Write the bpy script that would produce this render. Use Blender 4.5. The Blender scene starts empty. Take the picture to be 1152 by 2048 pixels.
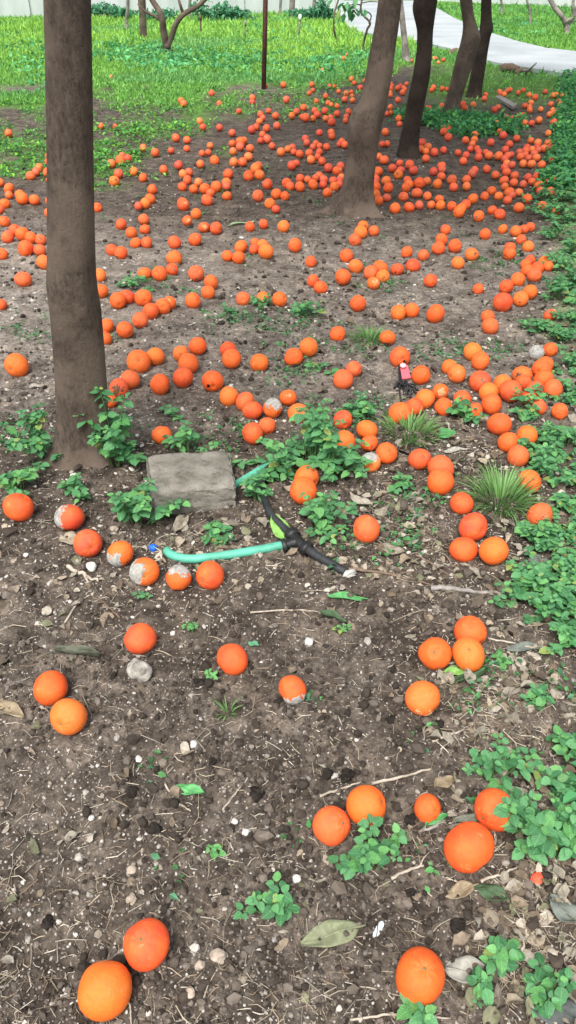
import bpy, math, random
import numpy as np
from mathutils import Vector, Matrix, Quaternion

random.seed(7)
rng = np.random.default_rng(7)
C = bpy.context.scene.collection
R = math.radians

# ------------------------------------------------------------------ camera
FPX, CAM_H = 1538.0, 1.40                      # focal length in photo pixels, height of the lens
PITCH = math.atan(1114 / FPX)                  # how far the lens looks down
cam_d = bpy.data.cameras.new('camera')
cam = bpy.data.objects.new('camera', cam_d)
C.objects.link(cam)
cam.location = (0, 0, CAM_H)
cam.rotation_euler = (math.pi / 2 - PITCH, 0, 0)
cam_d.sensor_fit = 'VERTICAL'
cam_d.sensor_height = 36
cam_d.lens = 36 * FPX / 2048
cam_d.clip_start = 0.05
cam_d.clip_end = 400
bpy.context.scene.camera = cam

# ------------------------------------------------------------------ light: an overcast day
SUN_EL, SUN_ROT = R(58), R(200)
w = bpy.data.worlds.new('World')
bpy.context.scene.world = w
w.use_nodes = True
wt = w.node_tree
bg = wt.nodes['Background']
sky = wt.nodes.new('ShaderNodeTexSky')
sky.sky_type = 'NISHITA'
sky.sun_disc = False
sky.sun_elevation = SUN_EL
sky.sun_rotation = SUN_ROT
sky.dust_density = 4.0
sky.air_density = 1.0
hsv = wt.nodes.new('ShaderNodeHueSaturation')   # cloud cover greys the blue
hsv.inputs['Saturation'].default_value = 0.35
wt.links.new(sky.outputs[0], hsv.inputs['Color'])
wt.links.new(hsv.outputs[0], bg.inputs['Color'])
bg.inputs['Strength'].default_value = 0.12
sun_d = bpy.data.lights.new('sun', 'SUN')
sun_d.energy = 1.6
sun_d.angle = R(20)
sun_d.color = (1.0, 0.96, 0.9)
sun = bpy.data.objects.new('sun', sun_d)
C.objects.link(sun)
sun.rotation_euler = (math.pi / 2 - SUN_EL, 0, -SUN_ROT + math.pi)
vs = bpy.context.scene.view_settings
vs.view_transform = 'Standard'
vs.look = 'None'
vs.gamma = 1
vs.exposure = 1.25
vs.use_curve_mapping = False
bpy.context.scene.cycles.max_bounces = 6
bpy.context.scene.cycles.use_denoising = True

# ------------------------------------------------------------------ helpers
CP, SP = math.cos(PITCH), math.sin(PITCH)


def ray(u, v):
    a, b = (u - 576) / FPX, (1024 - v) / FPX
    return a, CP + b * SP, -SP + b * CP


def at(u, v, z=0.0):
    "the spot on the level z that the photograph shows at (u, v)"
    dx, dy, dz = ray(u, v)
    t = (CAM_H - z) / -dz
    return Vector((dx * t, dy * t, z))


def on_plane(u, v, Y):
    dx, dy, dz = ray(u, v)
    t = Y / dy
    return Vector((dx * t, Y, CAM_H + dz * t)), t


def ppm(v):
    "pixels per metre for something standing at picture row v"
    dx, dy, dz = ray(576, v)
    return FPX / (CAM_H / -dz)


def hash01(ix, iy, seed):
    h = (ix.astype(np.int64) * 374761393 + iy.astype(np.int64) * 668265263 + seed * 1442695041) & 0xffffffff
    h = ((h ^ (h >> 13)) * 1274126177) & 0xffffffff
    h = (h ^ (h >> 16)) & 0xffffff
    return h / float(0xffffff)


def vnoise(x, y, seed=0):
    x = np.asarray(x, float); y = np.asarray(y, float)
    ix, iy = np.floor(x), np.floor(y)
    fx, fy = x - ix, y - iy
    fx = fx * fx * (3 - 2 * fx); fy = fy * fy * (3 - 2 * fy)
    a = hash01(ix, iy, seed); b = hash01(ix + 1, iy, seed)
    c = hash01(ix, iy + 1, seed); d = hash01(ix + 1, iy + 1, seed)
    return (a * (1 - fx) + b * fx) * (1 - fy) + (c * (1 - fx) + d * fx) * fy


def gz(x, y):
    "height of the soil"
    x = np.asarray(x, float); y = np.asarray(y, float)
    z = 0.020 * (vnoise(x * 1.4 + 7, y * 1.4, 1) - .5) + 0.014 * (vnoise(x * 5, y * 5, 2) - .5)
    k = np.clip(1.3 - y / 7, 0.0, 1)
    m = vnoise(x * 22, y * 22, 3) - .5
    z = z + k * (0.013 * m + 0.009 * (vnoise(x * 60, y * 60, 4) - .5) + 0.0065 * (vnoise(x * 140, y * 140, 5) - .5))
    return z


def gzf(x, y):
    return float(gz(x, y))


def prop(o, label=None, cat=None, group=None, kind=None):
    if label: o['label'] = label
    if cat: o['category'] = cat
    if group: o['group'] = group
    if kind: o['kind'] = kind
    return o


def link(name, me, parent=None):
    o = bpy.data.objects.new(name, me)
    C.objects.link(o)
    if parent: o.parent = parent
    return o


def empty(name, loc, label, cat, group=None, rz=0.0):
    o = bpy.data.objects.new(name, None)
    o.empty_display_size = 0.05
    C.objects.link(o)
    o.location = loc
    o.rotation_euler = (0, 0, rz)
    return prop(o, label, cat, group)


def mesh(name, V, F, mat=None, col=None, smooth=True):
    "V (n,3), F (m,k) array or list of tuples; col (n,3) is a colour for each vertex"
    me = bpy.data.meshes.new(name)
    V = np.asarray(V, np.float32)
    if isinstance(F, np.ndarray):
        k = F.shape[1]
        me.vertices.add(len(V)); me.vertices.foreach_set('co', V.ravel())
        me.loops.add(F.size); me.loops.foreach_set('vertex_index', F.astype(np.int32).ravel())
        me.polygons.add(len(F)); me.polygons.foreach_set('loop_start', np.arange(0, F.size, k, dtype=np.int32))
        me.update(calc_edges=True)
    else:
        me.from_pydata([tuple(map(float, p)) for p in V], [], [tuple(f) for f in F])
        me.update()
    me.polygons.foreach_set('use_smooth', np.full(len(me.polygons), smooth))
    if col is not None:
        a = me.color_attributes.new('col', 'FLOAT_COLOR', 'POINT')
        c4 = np.ones((len(V), 4), np.float32); c4[:, :3] = col
        a.data.foreach_set('color', c4.ravel())
    if mat: me.materials.append(mat)
    return me


def scatter(base_v, base_f, pos, rot3, scl, name, mat, col=None, smooth=False):
    "one mesh of many copies: pos (n,3), rot3 (n,3,3), scl (n,3)"
    n, k = len(pos), len(base_v)
    V = base_v[None] * scl[:, None, :]
    V = np.einsum('nij,nkj->nki', rot3, V) + pos[:, None, :]
    F = (base_f[None] + (np.arange(n) * k)[:, None, None]).reshape(-1, base_f.shape[1])
    c = None if col is None else np.repeat(col, k, axis=0)
    return mesh(name, V.reshape(-1, 3), F, mat, c, smooth)


def rots(n, tilt=0.4, rg=None):
    rg = rg or rng
    a = rg.uniform(0, 2 * np.pi, n); t = rg.normal(0, tilt, n); s = rg.normal(0, tilt, n)
    ca, sa, ct, st, cs, ss = np.cos(a), np.sin(a), np.cos(t), np.sin(t), np.cos(s), np.sin(s)
    z, o = np.zeros(n), np.ones(n)
    Rz = np.array([[ca, -sa, z], [sa, ca, z], [z, z, o]]).transpose(2, 0, 1)
    Rx = np.array([[o, z, z], [z, ct, -st], [z, st, ct]]).transpose(2, 0, 1)
    Ry = np.array([[cs, z, ss], [z, o, z], [-ss, z, cs]]).transpose(2, 0, 1)
    return Rz @ Rx @ Ry


def tube_arrays(pts, rad, seg=8, cap=True):
    pts = [Vector(p) for p in pts]
    V, F = [], []
    n = len(pts)
    up = Vector((0.1, 0.2, 1)).normalized()
    for i, p in enumerate(pts):
        d = (pts[min(i + 1, n - 1)] - pts[max(i - 1, 0)]).normalized()
        s = d.cross(up)
        if s.length < 1e-3: s = d.cross(Vector((1, 0, 0)))
        s.normalize()
        t = s.cross(d)
        r = rad[i] if hasattr(rad, '__len__') else rad
        for k in range(seg):
            a = 2 * math.pi * k / seg
            V.append(p + (s * math.cos(a) + t * math.sin(a)) * r)
    for i in range(n - 1):
        for k in range(seg):
            a, b = i * seg + k, i * seg + (k + 1) % seg
            F.append((a, b, b + seg, a + seg))
    if cap:
        F.append(tuple(range(seg - 1, -1, -1)))
        F.append(tuple((n - 1) * seg + k for k in range(seg)))
    return V, F


def join(parts):
    V, F = [], []
    for v, f in parts:
        o = len(V)
        V += list(v)
        F += [tuple(i + o for i in q) for q in f]
    return V, F


def smooth_line(pts, n):
    "Catmull-Rom through the points"
    P = [Vector(p) for p in pts]
    P = [P[0] * 2 - P[1]] + P + [P[-1] * 2 - P[-2]]
    out = []
    m = len(P) - 3
    for i in range(n):
        t = i / (n - 1) * m
        k = min(int(t), m - 1)
        t -= k
        a, b, c, d = P[k:k + 4]
        out.append(0.5 * ((2 * b) + (c - a) * t + (2 * a - 5 * b + 4 * c - d) * t * t + (3 * b - a - 3 * c + d) * t ** 3))
    return out


# ------------------------------------------------------------------ materials
class NT:
    "short hand for node trees"
    def __init__(s, name):
        s.m = bpy.data.materials.new(name)
        s.m.use_nodes = True
        s.t = s.m.node_tree
        s.b = s.t.nodes['Principled BSDF']
        s.out = s.t.nodes['Material Output']

    def n(s, t, **kw):
        nd = s.t.nodes.new('ShaderNode' + t)
        for k, v in kw.items():
            if k in nd.inputs: nd.inputs[k].default_value = v
            else: setattr(nd, k, v)
        return nd

    def l(s, a, b): s.t.links.new(a, b)

    def noise(s, vec, scale, detail=4, rough=0.55):
        nd = s.n('TexNoise', Scale=scale, Detail=detail, Roughness=rough)
        if vec: s.l(vec, nd.inputs['Vector'])
        return nd.outputs['Fac']

    def ramp(s, fac, stops):
        nd = s.n('ValToRGB')
        e = nd.color_ramp.elements
        while len(e) < len(stops): e.new(0.5)
        for i, (p, c) in enumerate(stops):
            e[i].position = p
            e[i].color = (*c, 1) if len(c) == 3 else c
        s.l(fac, nd.inputs['Fac'])
        return nd.outputs['Color']

    def mix(s, fac, a, b, mode='MIX'):
        nd = s.n('Mix', data_type='RGBA', blend_type=mode)
        for sock, v in ((nd.inputs[0], fac), (nd.inputs[6], a), (nd.inputs[7], b)):
            if hasattr(v, 'links'): s.l(v, sock)
            elif isinstance(v, (int, float)): sock.default_value = v
            else: sock.default_value = (*v, 1)
        return nd.outputs[2]

    def math(s, op, a, b=0.0):
        nd = s.n('Math', operation=op)
        for sock, v in ((nd.inputs[0], a), (nd.inputs[1], b)):
            if hasattr(v, 'links'): s.l(v, sock)
            else: sock.default_value = v
        return nd.outputs[0]

    def bump(s, h, strength=0.3, dist=0.01):
        nd = s.n('Bump', Strength=strength, Distance=dist)
        s.l(h, nd.inputs['Height'])
        s.l(nd.outputs[0], s.b.inputs['Normal'])

    def base(s, c, rough=0.8, spec=0.3):
        if hasattr(c, 'links'): s.l(c, s.b.inputs['Base Color'])
        else: s.b.inputs['Base Color'].default_value = (*c, 1)
        if hasattr(rough, 'links'): s.l(rough, s.b.inputs['Roughness'])
        else: s.b.inputs['Roughness'].default_value = rough
        s.b.inputs['Specular IOR Level'].default_value = spec
        return s.m

    def translucent(s, col, fac):
        tr = s.n('BsdfTranslucent')
        if hasattr(col, 'links'): s.l(col, tr.inputs['Color'])
        else: tr.inputs['Color'].default_value = (*col, 1)
        mx = s.n('MixShader'); mx.inputs[0].default_value = fac
        s.l(s.b.outputs[0], mx.inputs[1]); s.l(tr.outputs[0], mx.inputs[2])
        s.l(mx.outputs[0], s.out.inputs['Surface'])


def m_plain(name, c, rough=0.7, spec=0.3, var=0.25, scale=40, bump=0.2, bscale=None):
    t = NT(name)
    co = t.n('TexCoord').outputs['Object']
    f = t.noise(co, scale, 5)
    lo = tuple(x * (1 - var) for x in c); hi = tuple(min(1, x * (1 + var)) for x in c)
    t.base(t.ramp(f, [(0.3, lo), (0.7, hi)]), rough, spec)
    t.bump(t.noise(co, bscale or scale * 3, 4), bump, 0.004)
    return t.m


def m_soil():
    t = NT('soil')
    co = t.n('TexCoord').outputs['Object']
    att = t.n('Attribute', attribute_name='col')
    sep = t.n('SeparateColor'); t.l(att.outputs['Color'], sep.inputs[0])
    green, dry = sep.outputs[0], sep.outputs[1]
    big = t.noise(co, 2.2, 5)
    mid = t.noise(co, 14, 6, 0.65)
    fine = t.noise(co, 95, 6, 0.7)
    dark = t.ramp(mid, [(0.30, (0.034, 0.0265, 0.0205)), (0.5, (0.080, 0.064, 0.051)), (0.72, (0.150, 0.123, 0.100))])
    pale = t.ramp(mid, [(0.30, (0.125, 0.106, 0.088)), (0.5, (0.215, 0.187, 0.160)), (0.72, (0.31, 0.275, 0.24))])
    f = t.math('ADD', dry, t.math('MULTIPLY', t.math('SUBTRACT', big, 0.5), 0.8))
    soil = t.mix(f, dark, pale)
    damp = t.ramp(t.noise(co, 5.5, 7, .68), [(.36, (.50, .48, .46)), (.52, (1.0, 1.0, 1.0)), (.66, (1.38, 1.34, 1.28))])
    soil = t.mix(.85, soil, damp, 'MULTIPLY')
    clot = t.ramp(t.noise(co, 38, 6, .72), [(.38, (.55, .53, .52)), (.5, (1, 1, 1)), (.64, (1.4, 1.37, 1.32))])
    soil = t.mix(.8, soil, clot, 'MULTIPLY')
    soil = t.mix(0.75, soil, t.ramp(fine, [(0.3, (0.38, 0.37, 0.36)), (0.5, (0.95, 0.95, 0.95)), (0.68, (1.6, 1.58, 1.52))]), 'MULTIPLY')
    # grit too small to build: pale grains and dark crumbs
    vo = t.n('TexVoronoi', Scale=170.0, Randomness=1.0); t.l(co, vo.inputs['Vector'])
    sp = t.n('SeparateColor'); t.l(vo.outputs['Color'], sp.inputs[0])
    grain = t.math('MULTIPLY', t.math('LESS_THAN', vo.outputs['Distance'], 0.36), t.math('GREATER_THAN', sp.outputs[0], 0.80))
    soil = t.mix(grain, soil, t.ramp(sp.outputs[1], [(0.0, (0.10, 0.085, 0.07)), (0.6, (0.28, 0.25, 0.22)), (1.0, (0.50, 0.47, 0.43))]))
    turf = t.ramp(t.noise(co, 6, 5), [(0.3, (0.055, 0.14, 0.022)), (0.7, (0.11, 0.27, 0.035))])
    g = t.math('ADD', t.math('MULTIPLY', green, 1.3), t.math('MULTIPLY', t.math('SUBTRACT', mid, 0.5), 0.9))
    gc = t.n('Clamp'); t.l(g, gc.inputs[0])
    gm = t.math('MULTIPLY', gc.outputs[0], t.math('GREATER_THAN', green, 0.02))
    t.base(t.mix(gm, soil, turf), 0.92, 0.15)
    h = t.math('ADD', t.math('MULTIPLY', fine, 1.0), t.math('MULTIPLY', t.noise(co, 260, 4, 0.7), 0.5))
    t.bump(t.math('ADD', h, t.math('MULTIPLY', grain, 0.5)), 0.9, 0.006)
    return t.m


def m_attr(name, rough=0.85, spec=0.2, transl=0.0, noise=0.3, scale=60):
    "a material that takes each piece's own colour"
    t = NT(name)
    att = t.n('Attribute', attribute_name='col')
    co = t.n('TexCoord').outputs['Object']
    c = t.mix(noise, att.outputs['Color'], t.ramp(t.noise(co, scale, 4), [(0.25, (0.35, 0.35, 0.35)), (0.75, (1.5, 1.5, 1.5))]), 'MULTIPLY')
    t.base(c, rough, spec)
    if transl: t.translucent(c, transl)
    return t.m


def m_orange():
    t = NT('orange_peel')
    tc = t.n('TexCoord'); co = tc.outputs['Object']
    oi = t.n('ObjectInfo')
    off = t.n('VectorMath', operation='ADD'); t.l(co, off.inputs[0])
    cr = t.n('CombineXYZ')
    k = t.math('MULTIPLY', oi.outputs['Random'], 37.0)
    for i in range(3): t.l(k, cr.inputs[i])
    t.l(cr.outputs[0], off.inputs[1])
    v = off.outputs[0]
    big = t.noise(v, 1.3, 3)
    c = t.mix(t.ramp(big, [(0.3, (0, 0, 0)), (0.75, (1, 1, 1))]), oi.outputs['Color'], t.mix(0.5, oi.outputs['Color'], (0.86, 0.200, 0.026)))
    c = t.mix(0.35, c, t.ramp(t.noise(v, 5, 5), [(0.3, (0.72, 0.62, 0.55)), (0.6, (1.05, 1.05, 1.05))]), 'MULTIPLY')
    # scuffs, russeting and specks of earth
    sc = t.ramp(t.noise(v, 2.6, 8, 0.7), [(0.61, (0, 0, 0)), (0.69, (1, 1, 1))])
    c = t.mix(t.math('MULTIPLY', sc, 0.62), c, (0.50, 0.27, 0.14))
    sp = t.ramp(t.noise(v, 15, 4, 0.6), [(0.70, (0, 0, 0)), (0.75, (1, 1, 1))])
    c = t.mix(t.math('MULTIPLY', sp, 0.55), c, (0.20, 0.085, 0.03))
    vo = t.n('TexVoronoi', Scale=34.0); t.l(v, vo.inputs['Vector'])
    pore = t.ramp(vo.outputs['Distance'], [(0.0, (0.80, 0.74, 0.70)), (0.35, (1, 1, 1))])
    c = t.mix(0.8, c, pore, 'MULTIPLY')
    t.base(c, t.ramp(t.noise(v, 4, 3), [(0.3, (0.42,) * 3), (0.7, (0.60,) * 3)]), 0.35)
    t.bump(t.math('ADD', vo.outputs['Distance'], t.math('MULTIPLY', t.noise(v, 9, 4), 0.8)), 0.28, 0.06)
    return t.m


def m_leaf(name, dark, light, transl=0.28, rough=0.5, pale_vein=0.35):
    t = NT(name)
    co = t.n('TexCoord').outputs['Object']
    oi = t.n('ObjectInfo')
    sx = t.n('SeparateXYZ'); t.l(co, sx.inputs[0])
    c = t.mix(oi.outputs['Random'], dark, light)
    old = t.ramp(t.math('FRACT', t.math('MULTIPLY', oi.outputs['Random'], 17.0)), [(.965, (0, 0, 0)), (.975, (.6, .6, .6))])
    c = t.mix(old, c, (.36, .34, .07))
    c = t.mix(0.45, c, t.ramp(t.noise(co, 5, 4), [(0.3, (0.6, 0.6, 0.6)), (0.7, (1.3, 1.3, 1.3))]), 'MULTIPLY')
    ax = t.math('ABSOLUTE', sx.outputs[0])
    rib = t.ramp(ax, [(0.0, (1, 1, 1)), (0.035, (0, 0, 0))])
    wv = t.math('SINE', t.math('MULTIPLY', t.math('SUBTRACT', sx.outputs[1], t.math('MULTIPLY', ax, 0.8)), 42.0))
    side = t.ramp(wv, [(0.90, (0, 0, 0)), (1.0, (0.3, 0.3, 0.3))])
    vein = t.math('MULTIPLY', t.math('MAXIMUM', rib, side), pale_vein)
    c = t.mix(vein, c, tuple(min(1, x * 1.7 + 0.02) for x in light))
    t.base(c, rough, 0.35)
    t.bump(t.math('ADD', t.math('MULTIPLY', wv, .5), t.noise(co, 12, 3)), 0.2, 0.03)
    t.translucent(c, transl)
    return t.m


def m_bark(name, dark, mid, light):
    t = NT(name)
    co = t.n('TexCoord').outputs['Object']
    mp = t.n('Mapping'); mp.inputs['Scale'].default_value = (1, 1, 0.42)
    t.l(co, mp.inputs['Vector'])
    st = t.noise(mp.outputs[0], 85, 8, 0.72)
    patch = t.noise(co, 7, 5)
    c = t.ramp(st, [(0.3, dark), (0.52, mid), (0.75, light)])
    c = t.mix(t.ramp(patch, [(0.46, (0, 0, 0)), (0.54, (0.75, 0.75, 0.75))]), c, tuple(x * 1.5 for x in mid))
    lich = t.ramp(t.noise(co, 18, 6, 0.7), [(0.67, (0, 0, 0)), (0.70, (1, 1, 1))])
    c = t.mix(t.math('MULTIPLY', lich, 0.55), c, (0.27, 0.255, 0.22))
    lent = t.n('TexVoronoi', Scale=26.0); m2 = t.n('Mapping'); m2.inputs['Scale'].default_value = (1, 1, 2.6); t.l(co, m2.inputs['Vector']); t.l(m2.outputs[0], lent.inputs['Vector'])
    c = t.mix(t.ramp(lent.outputs['Distance'], [(.05, (.6, .6, .6)), (.13, (0, 0, 0))]), c, tuple(x * .5 for x in dark))
    c = t.mix(.8, c, t.ramp(t.noise(co, 3.2, 5, .6), [(.35, (.62, .60, .58)), (.65, (1.3, 1.28, 1.25))]), 'MULTIPLY')
    t.base(c, 0.85, 0.2)
    t.bump(t.math('ADD', st, t.math('MULTIPLY', t.noise(co, 90, 4), 0.5)), 0.6, 0.008)
    return t.m


M = {}
M['soil'] = m_soil()
M['orange'] = m_orange()
M['attr'] = m_attr('loose_pieces', 0.85)
M['leafy'] = m_attr('living_blades', 0.55, 0.3, 0.35, 0.35, 9)
M['dry'] = m_attr('dry_litter', 0.8, 0.2, 0.10, 0.5, 120)
M['weed'] = m_leaf('weed_leaf', (0.045, 0.160, 0.060), (0.115, 0.320, 0.125))
M['weed_light'] = m_leaf('young_weed_leaf', (0.085, 0.260, 0.075), (0.160, 0.400, 0.130))
M['stem'] = m_plain('green_stem', (0.075, 0.15, 0.045), 0.6, 0.3)
M['bark'] = m_bark('bark_brown', (0.040, 0.030, 0.023), (0.090, 0.070, 0.055), (0.145, 0.118, 0.095))
M['bark_dark'] = m_bark('bark_dark', (0.014, 0.010, 0.008), (0.030, 0.022, 0.017), (0.055, 0.043, 0.035))
M['bark_grey'] = m_bark('bark_grey', (0.09, 0.08, 0.072), (0.17, 0.155, 0.14), (0.25, 0.235, 0.22))
M['button'] = m_plain('stem_button', (0.16, 0.13, 0.06), 0.8)


def m_mould():
    t = NT('white_mould')
    co = t.n('TexCoord').outputs['Object']
    c = t.ramp(t.noise(co, 3.2, 6, .65), [(.34, (.30, .31, .25)), (.46, (.50, .50, .45)), (.60, (.68, .67, .63))])
    c = t.mix(t.ramp(t.noise(co, 11, 5, .7), [(.60, (0, 0, 0)), (.70, (.4, .4, .4))]), c, (.36, .30, .20))
    t.base(c, .95, .05)
    t.bump(t.noise(co, 30, 5), .7, .03)
    return t.m


M['mould'] = m_mould()
M['rot'] = m_plain('brown_rot', (0.14, 0.075, 0.04), 0.8, 0.2, 0.6, 7, 0.6, 20)
M['hole'] = m_plain('dark_hole', (0.022, 0.012, 0.008), 0.9, 0.1)
M['scar'] = m_plain('corky_scar', (0.52, 0.30, 0.14), 0.85, 0.2, 0.4, 6, 0.5, 22)

# ------------------------------------------------------------------ the ground
def project(x, y, z=0.0):
    zc = y * CP + (CAM_H - z) * SP
    zc = np.maximum(zc, 0.05)
    return 576 + FPX * x / zc, 1024 - FPX * (y * SP - (CAM_H - z) * CP) / zc


STRIP_V = [60, 160, 250, 330, 400, 430, 520, 600, 640, 700, 780, 860, 900, 1000, 1100, 1170, 1230, 1320, 1400, 1560, 1700, 2048]
STRIP_U = [1180, 1122, 1114, 1104, 1085, 1098, 1092, 1092, 1062, 1100, 1128, 1110, 1080, 1082, 1068, 1030, 1068, 1130, 1160, 1120, 1060, 1095]
BORD_U = [-900, 0, 190, 330, 520, 620, 700, 760, 880, 960, 1100, 1500]
BORD_V = [230, 205, 196, 206, 196, 186, 168, 152, 128, 128, 140, 170]
# outlines of the concrete path, near edge then far edge
PATH_NEAR = [(1700, 250), (1400, 196), (1152, 158), (1090, 147), (1000, 133), (960, 123), (905, 104), (870, 95), (840, 87), (770, 74), (725, 70), (700, 60), (684, 40), (676, 22), (668, 4)]
PATH_FAR = [(868, 4), (872, 18), (905, 38), (935, 52), (960, 63), (1030, 86), (1090, 101), (1152, 108), (1400, 135), (1700, 165)]
PATH_PX = np.array(PATH_NEAR + PATH_FAR, float)


def in_poly(u, v, P):
    ins = np.zeros(np.shape(u), bool)
    n = len(P)
    for i in range(n):
        (x1, y1), (x2, y2) = P[i], P[(i + 1) % n]
        if y1 == y2: continue
        c = ((y1 > v) != (y2 > v)) & (u < (x2 - x1) * (v - y1) / (y2 - y1) + x1)
        ins ^= c
    return ins


def masks(x, y):
    "how green and how dry the ground is at a place"
    u, v = project(x, y)
    front = y < 0.2
    n1 = vnoise(x * 2.1, y * 2.1, 11); n2 = vnoise(x * 6, y * 6, 12)
    bord = np.interp(u, BORD_U, BORD_V)
    meadow = np.clip((bord - v) / 45 + (n1 - .5) * 1.5 + (n2 - .5) * 1.2 + .35, 0, 1)
    strip = np.clip((u - np.interp(v, STRIP_V, STRIP_U)) / 25 + (n2 - .5), 0, 1) * np.clip((900 - v) / 300, 0, 1)
    under = np.clip((n1 * .6 + n2 * .4 - .47) * 6, 0, 1) * np.clip((v - 185) / 20, 0, 1) * np.clip((430 - v) / 90, 0, 1) * np.clip((540 - u) / 120, 0, 1)
    side = np.clip((v - 130) / 20, 0, 1) * np.clip((215 - v) / 30, 0, 1) * np.clip((u - 820) / 60, 0, 1) * .55
    bare = np.exp(-(((u - 500) / 95) ** 2 + ((v - 178) / 13) ** 2)) + np.exp(-(((u - 45) / 60) ** 2 + ((v - 176) / 7) ** 2)) + .8 * np.exp(-(((u - 385) / 60) ** 2 + ((v - 128) / 8) ** 2))
    g = np.clip(np.maximum.reduce([meadow, strip * .22, under * .3, side]) - bare, 0, 1)
    g = np.where(front, 0, g)
    dry = .75 * np.clip((v - 425) / 70, 0, 1) * np.clip((900 - v) / 170, 0, 1)
    dry = dry + .45 * np.exp(-(((u - 60) / 170) ** 2 + ((v - 560) / 120) ** 2)) + .5 * bare
    dry = dry + .17 * np.clip((v - 1000) / 500, 0, 1)
    dry = np.where(front, .17, dry)
    return g, dry


def build_ground():
    # close by the sheet is fine enough to carry crumbs, far off it runs to the horizon
    ys = [-250., -60., -15., -6., -3.0, -1.5, -.6, -.2, 0.05]
    y = 0.15
    while y < 8: ys.append(y); y += 0.0042 + 0.0034 * y * y ** .3
    while y < 260: ys.append(y); y *= 1.09
    ys = np.array(ys)
    s = np.linspace(-1, 1, 430)
    s = np.sign(s) * (np.abs(s) * .8 + .2 * np.abs(s) ** 4)
    half = np.maximum(1.0, 0.62 + 0.62 * np.maximum(ys, 0)) * 1.25
    half = np.where(ys > 12, half * (1 + (ys - 12) * .06), half)
    X = s[None, :] * half[:, None]
    far_x = np.array([1.25, 2.2, 5, 14, 60, 400]) [None, :] * np.ones((len(ys), 1))
    ext = np.maximum(half[:, None] * 1.02, 0) + far_x * (1 + .05 * half[:, None])
    X = np.concatenate([-ext[:, ::-1], X, ext], 1)
    Y = np.repeat(ys[:, None], X.shape[1], 1)
    Z = gz(X, Y)
    g, dry = masks(X, Y)
    n, m = X.shape
    V = np.stack([X, Y, Z], -1).reshape(-1, 3)
    i = (np.arange(n - 1)[:, None] * m + np.arange(m - 1)[None, :]).ravel()
    F = np.stack([i, i + 1, i + m + 1, i + m], 1)
    col = np.stack([g.ravel(), dry.ravel(), np.zeros(g.size)], 1)
    o = link('ground', mesh('ground', V, F, M['soil'], col))
    prop(o, 'bare dark soil under the orange trees turning to green meadow behind', None, None, 'structure')


build_ground()

# ------------------------------------------------------------------ the concrete path
def build_path():
    t = NT('concrete_path')
    co = t.n('TexCoord').outputs['Object']
    c = t.ramp(t.noise(co, .9, 6), [(0.3, (0.26, 0.29, 0.30)), (0.7, (0.39, 0.42, 0.425))])
    c = t.mix(.5, c, t.ramp(t.noise(co, 25, 6), [(0.3, (.75, .75, .75)), (0.7, (1.15, 1.15, 1.15))]), 'MULTIPLY')
    t.base(c, .8, .25)
    t.bump(t.noise(co, 60, 5), .3, .004)
    pts = [at(u, v) for u, v in PATH_NEAR + PATH_FAR]
    n = len(pts)
    top = [(p.x, p.y, .045) for p in pts]; bot = [(p.x, p.y, -.08) for p in pts]
    F = [tuple(range(n))] + [(i, i + n, (i + 1) % n + n, (i + 1) % n) for i in range(n)]
    o = link('path', mesh('path', top + bot, F, t.m, None, False))
    prop(o, 'pale concrete path bending past the trees', None, None, 'structure')


build_path()

# ------------------------------------------------------------------ walls behind
def m_wall():
    t = NT('whitewash')
    co = t.n('TexCoord').outputs['Object']
    mp = t.n('Mapping'); mp.inputs['Scale'].default_value = (1, 1, .2); t.l(co, mp.inputs['Vector'])
    c = t.ramp(t.noise(mp.outputs[0], 1.8, 6), [(0.35, (0.36, 0.40, 0.395)), (0.65, (0.50, 0.53, 0.52))])
    t.base(c, .85, .2)
    t.bump(t.noise(co, 30, 5), .3, .01)
    return t.m


M['wall'] = m_wall()


def wall(name, a, b, h, th, label, cope=True):
    a, b = Vector(a), Vector(b)
    d = (b - a).normalized(); nrm = Vector((-d.y, d.x, 0))
    root = empty(name, (a + b) / 2, label, 'wall')
    L = (b - a).length / 2
    ang = math.atan2(d.y, d.x)
    root.rotation_euler = (0, 0, ang)

    def box(x0, x1, y0, y1, z0, z1):
        return [(x, y, z) for x in (x0, x1) for y in (y0, y1) for z in (z0, z1)], [(0, 1, 3, 2), (4, 6, 7, 5), (0, 4, 5, 1), (2, 3, 7, 6), (0, 2, 6, 4), (1, 5, 7, 3)]
    V, F = box(-L, L, -th / 2, th / 2, -.1, h)
    link('wall_face', mesh('wall_face', V, F, M['wall'], None, False), root)
    if cope:
        V, F = box(-L, L, -th / 2 - .04, th / 2 + .04, h + .002, h + .07)
        link('coping', mesh('coping', V, F, M['wall'], None, False), root)
    k = int(2 * L / 3)
    for i in range(k + 1):
        x = -L + 2 * L * i / max(1, k)
        V, F = box(x - .12, x + .12, -th / 2 - .06, -th / 2 - .003, -.1, h - .05)
        link('pilaster', mesh('pilaster', V, F, M['wall'], None, False), root)
    return root


wall('garden_wall', at(-420, 40), at(676, 24), 2.3, .2, 'long white garden wall closing the meadow behind the shrubs')
wall('low_wall', at(880, 2), at(1420, 26), .55, .25, 'low white wall edging the green verge beyond the path')

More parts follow.
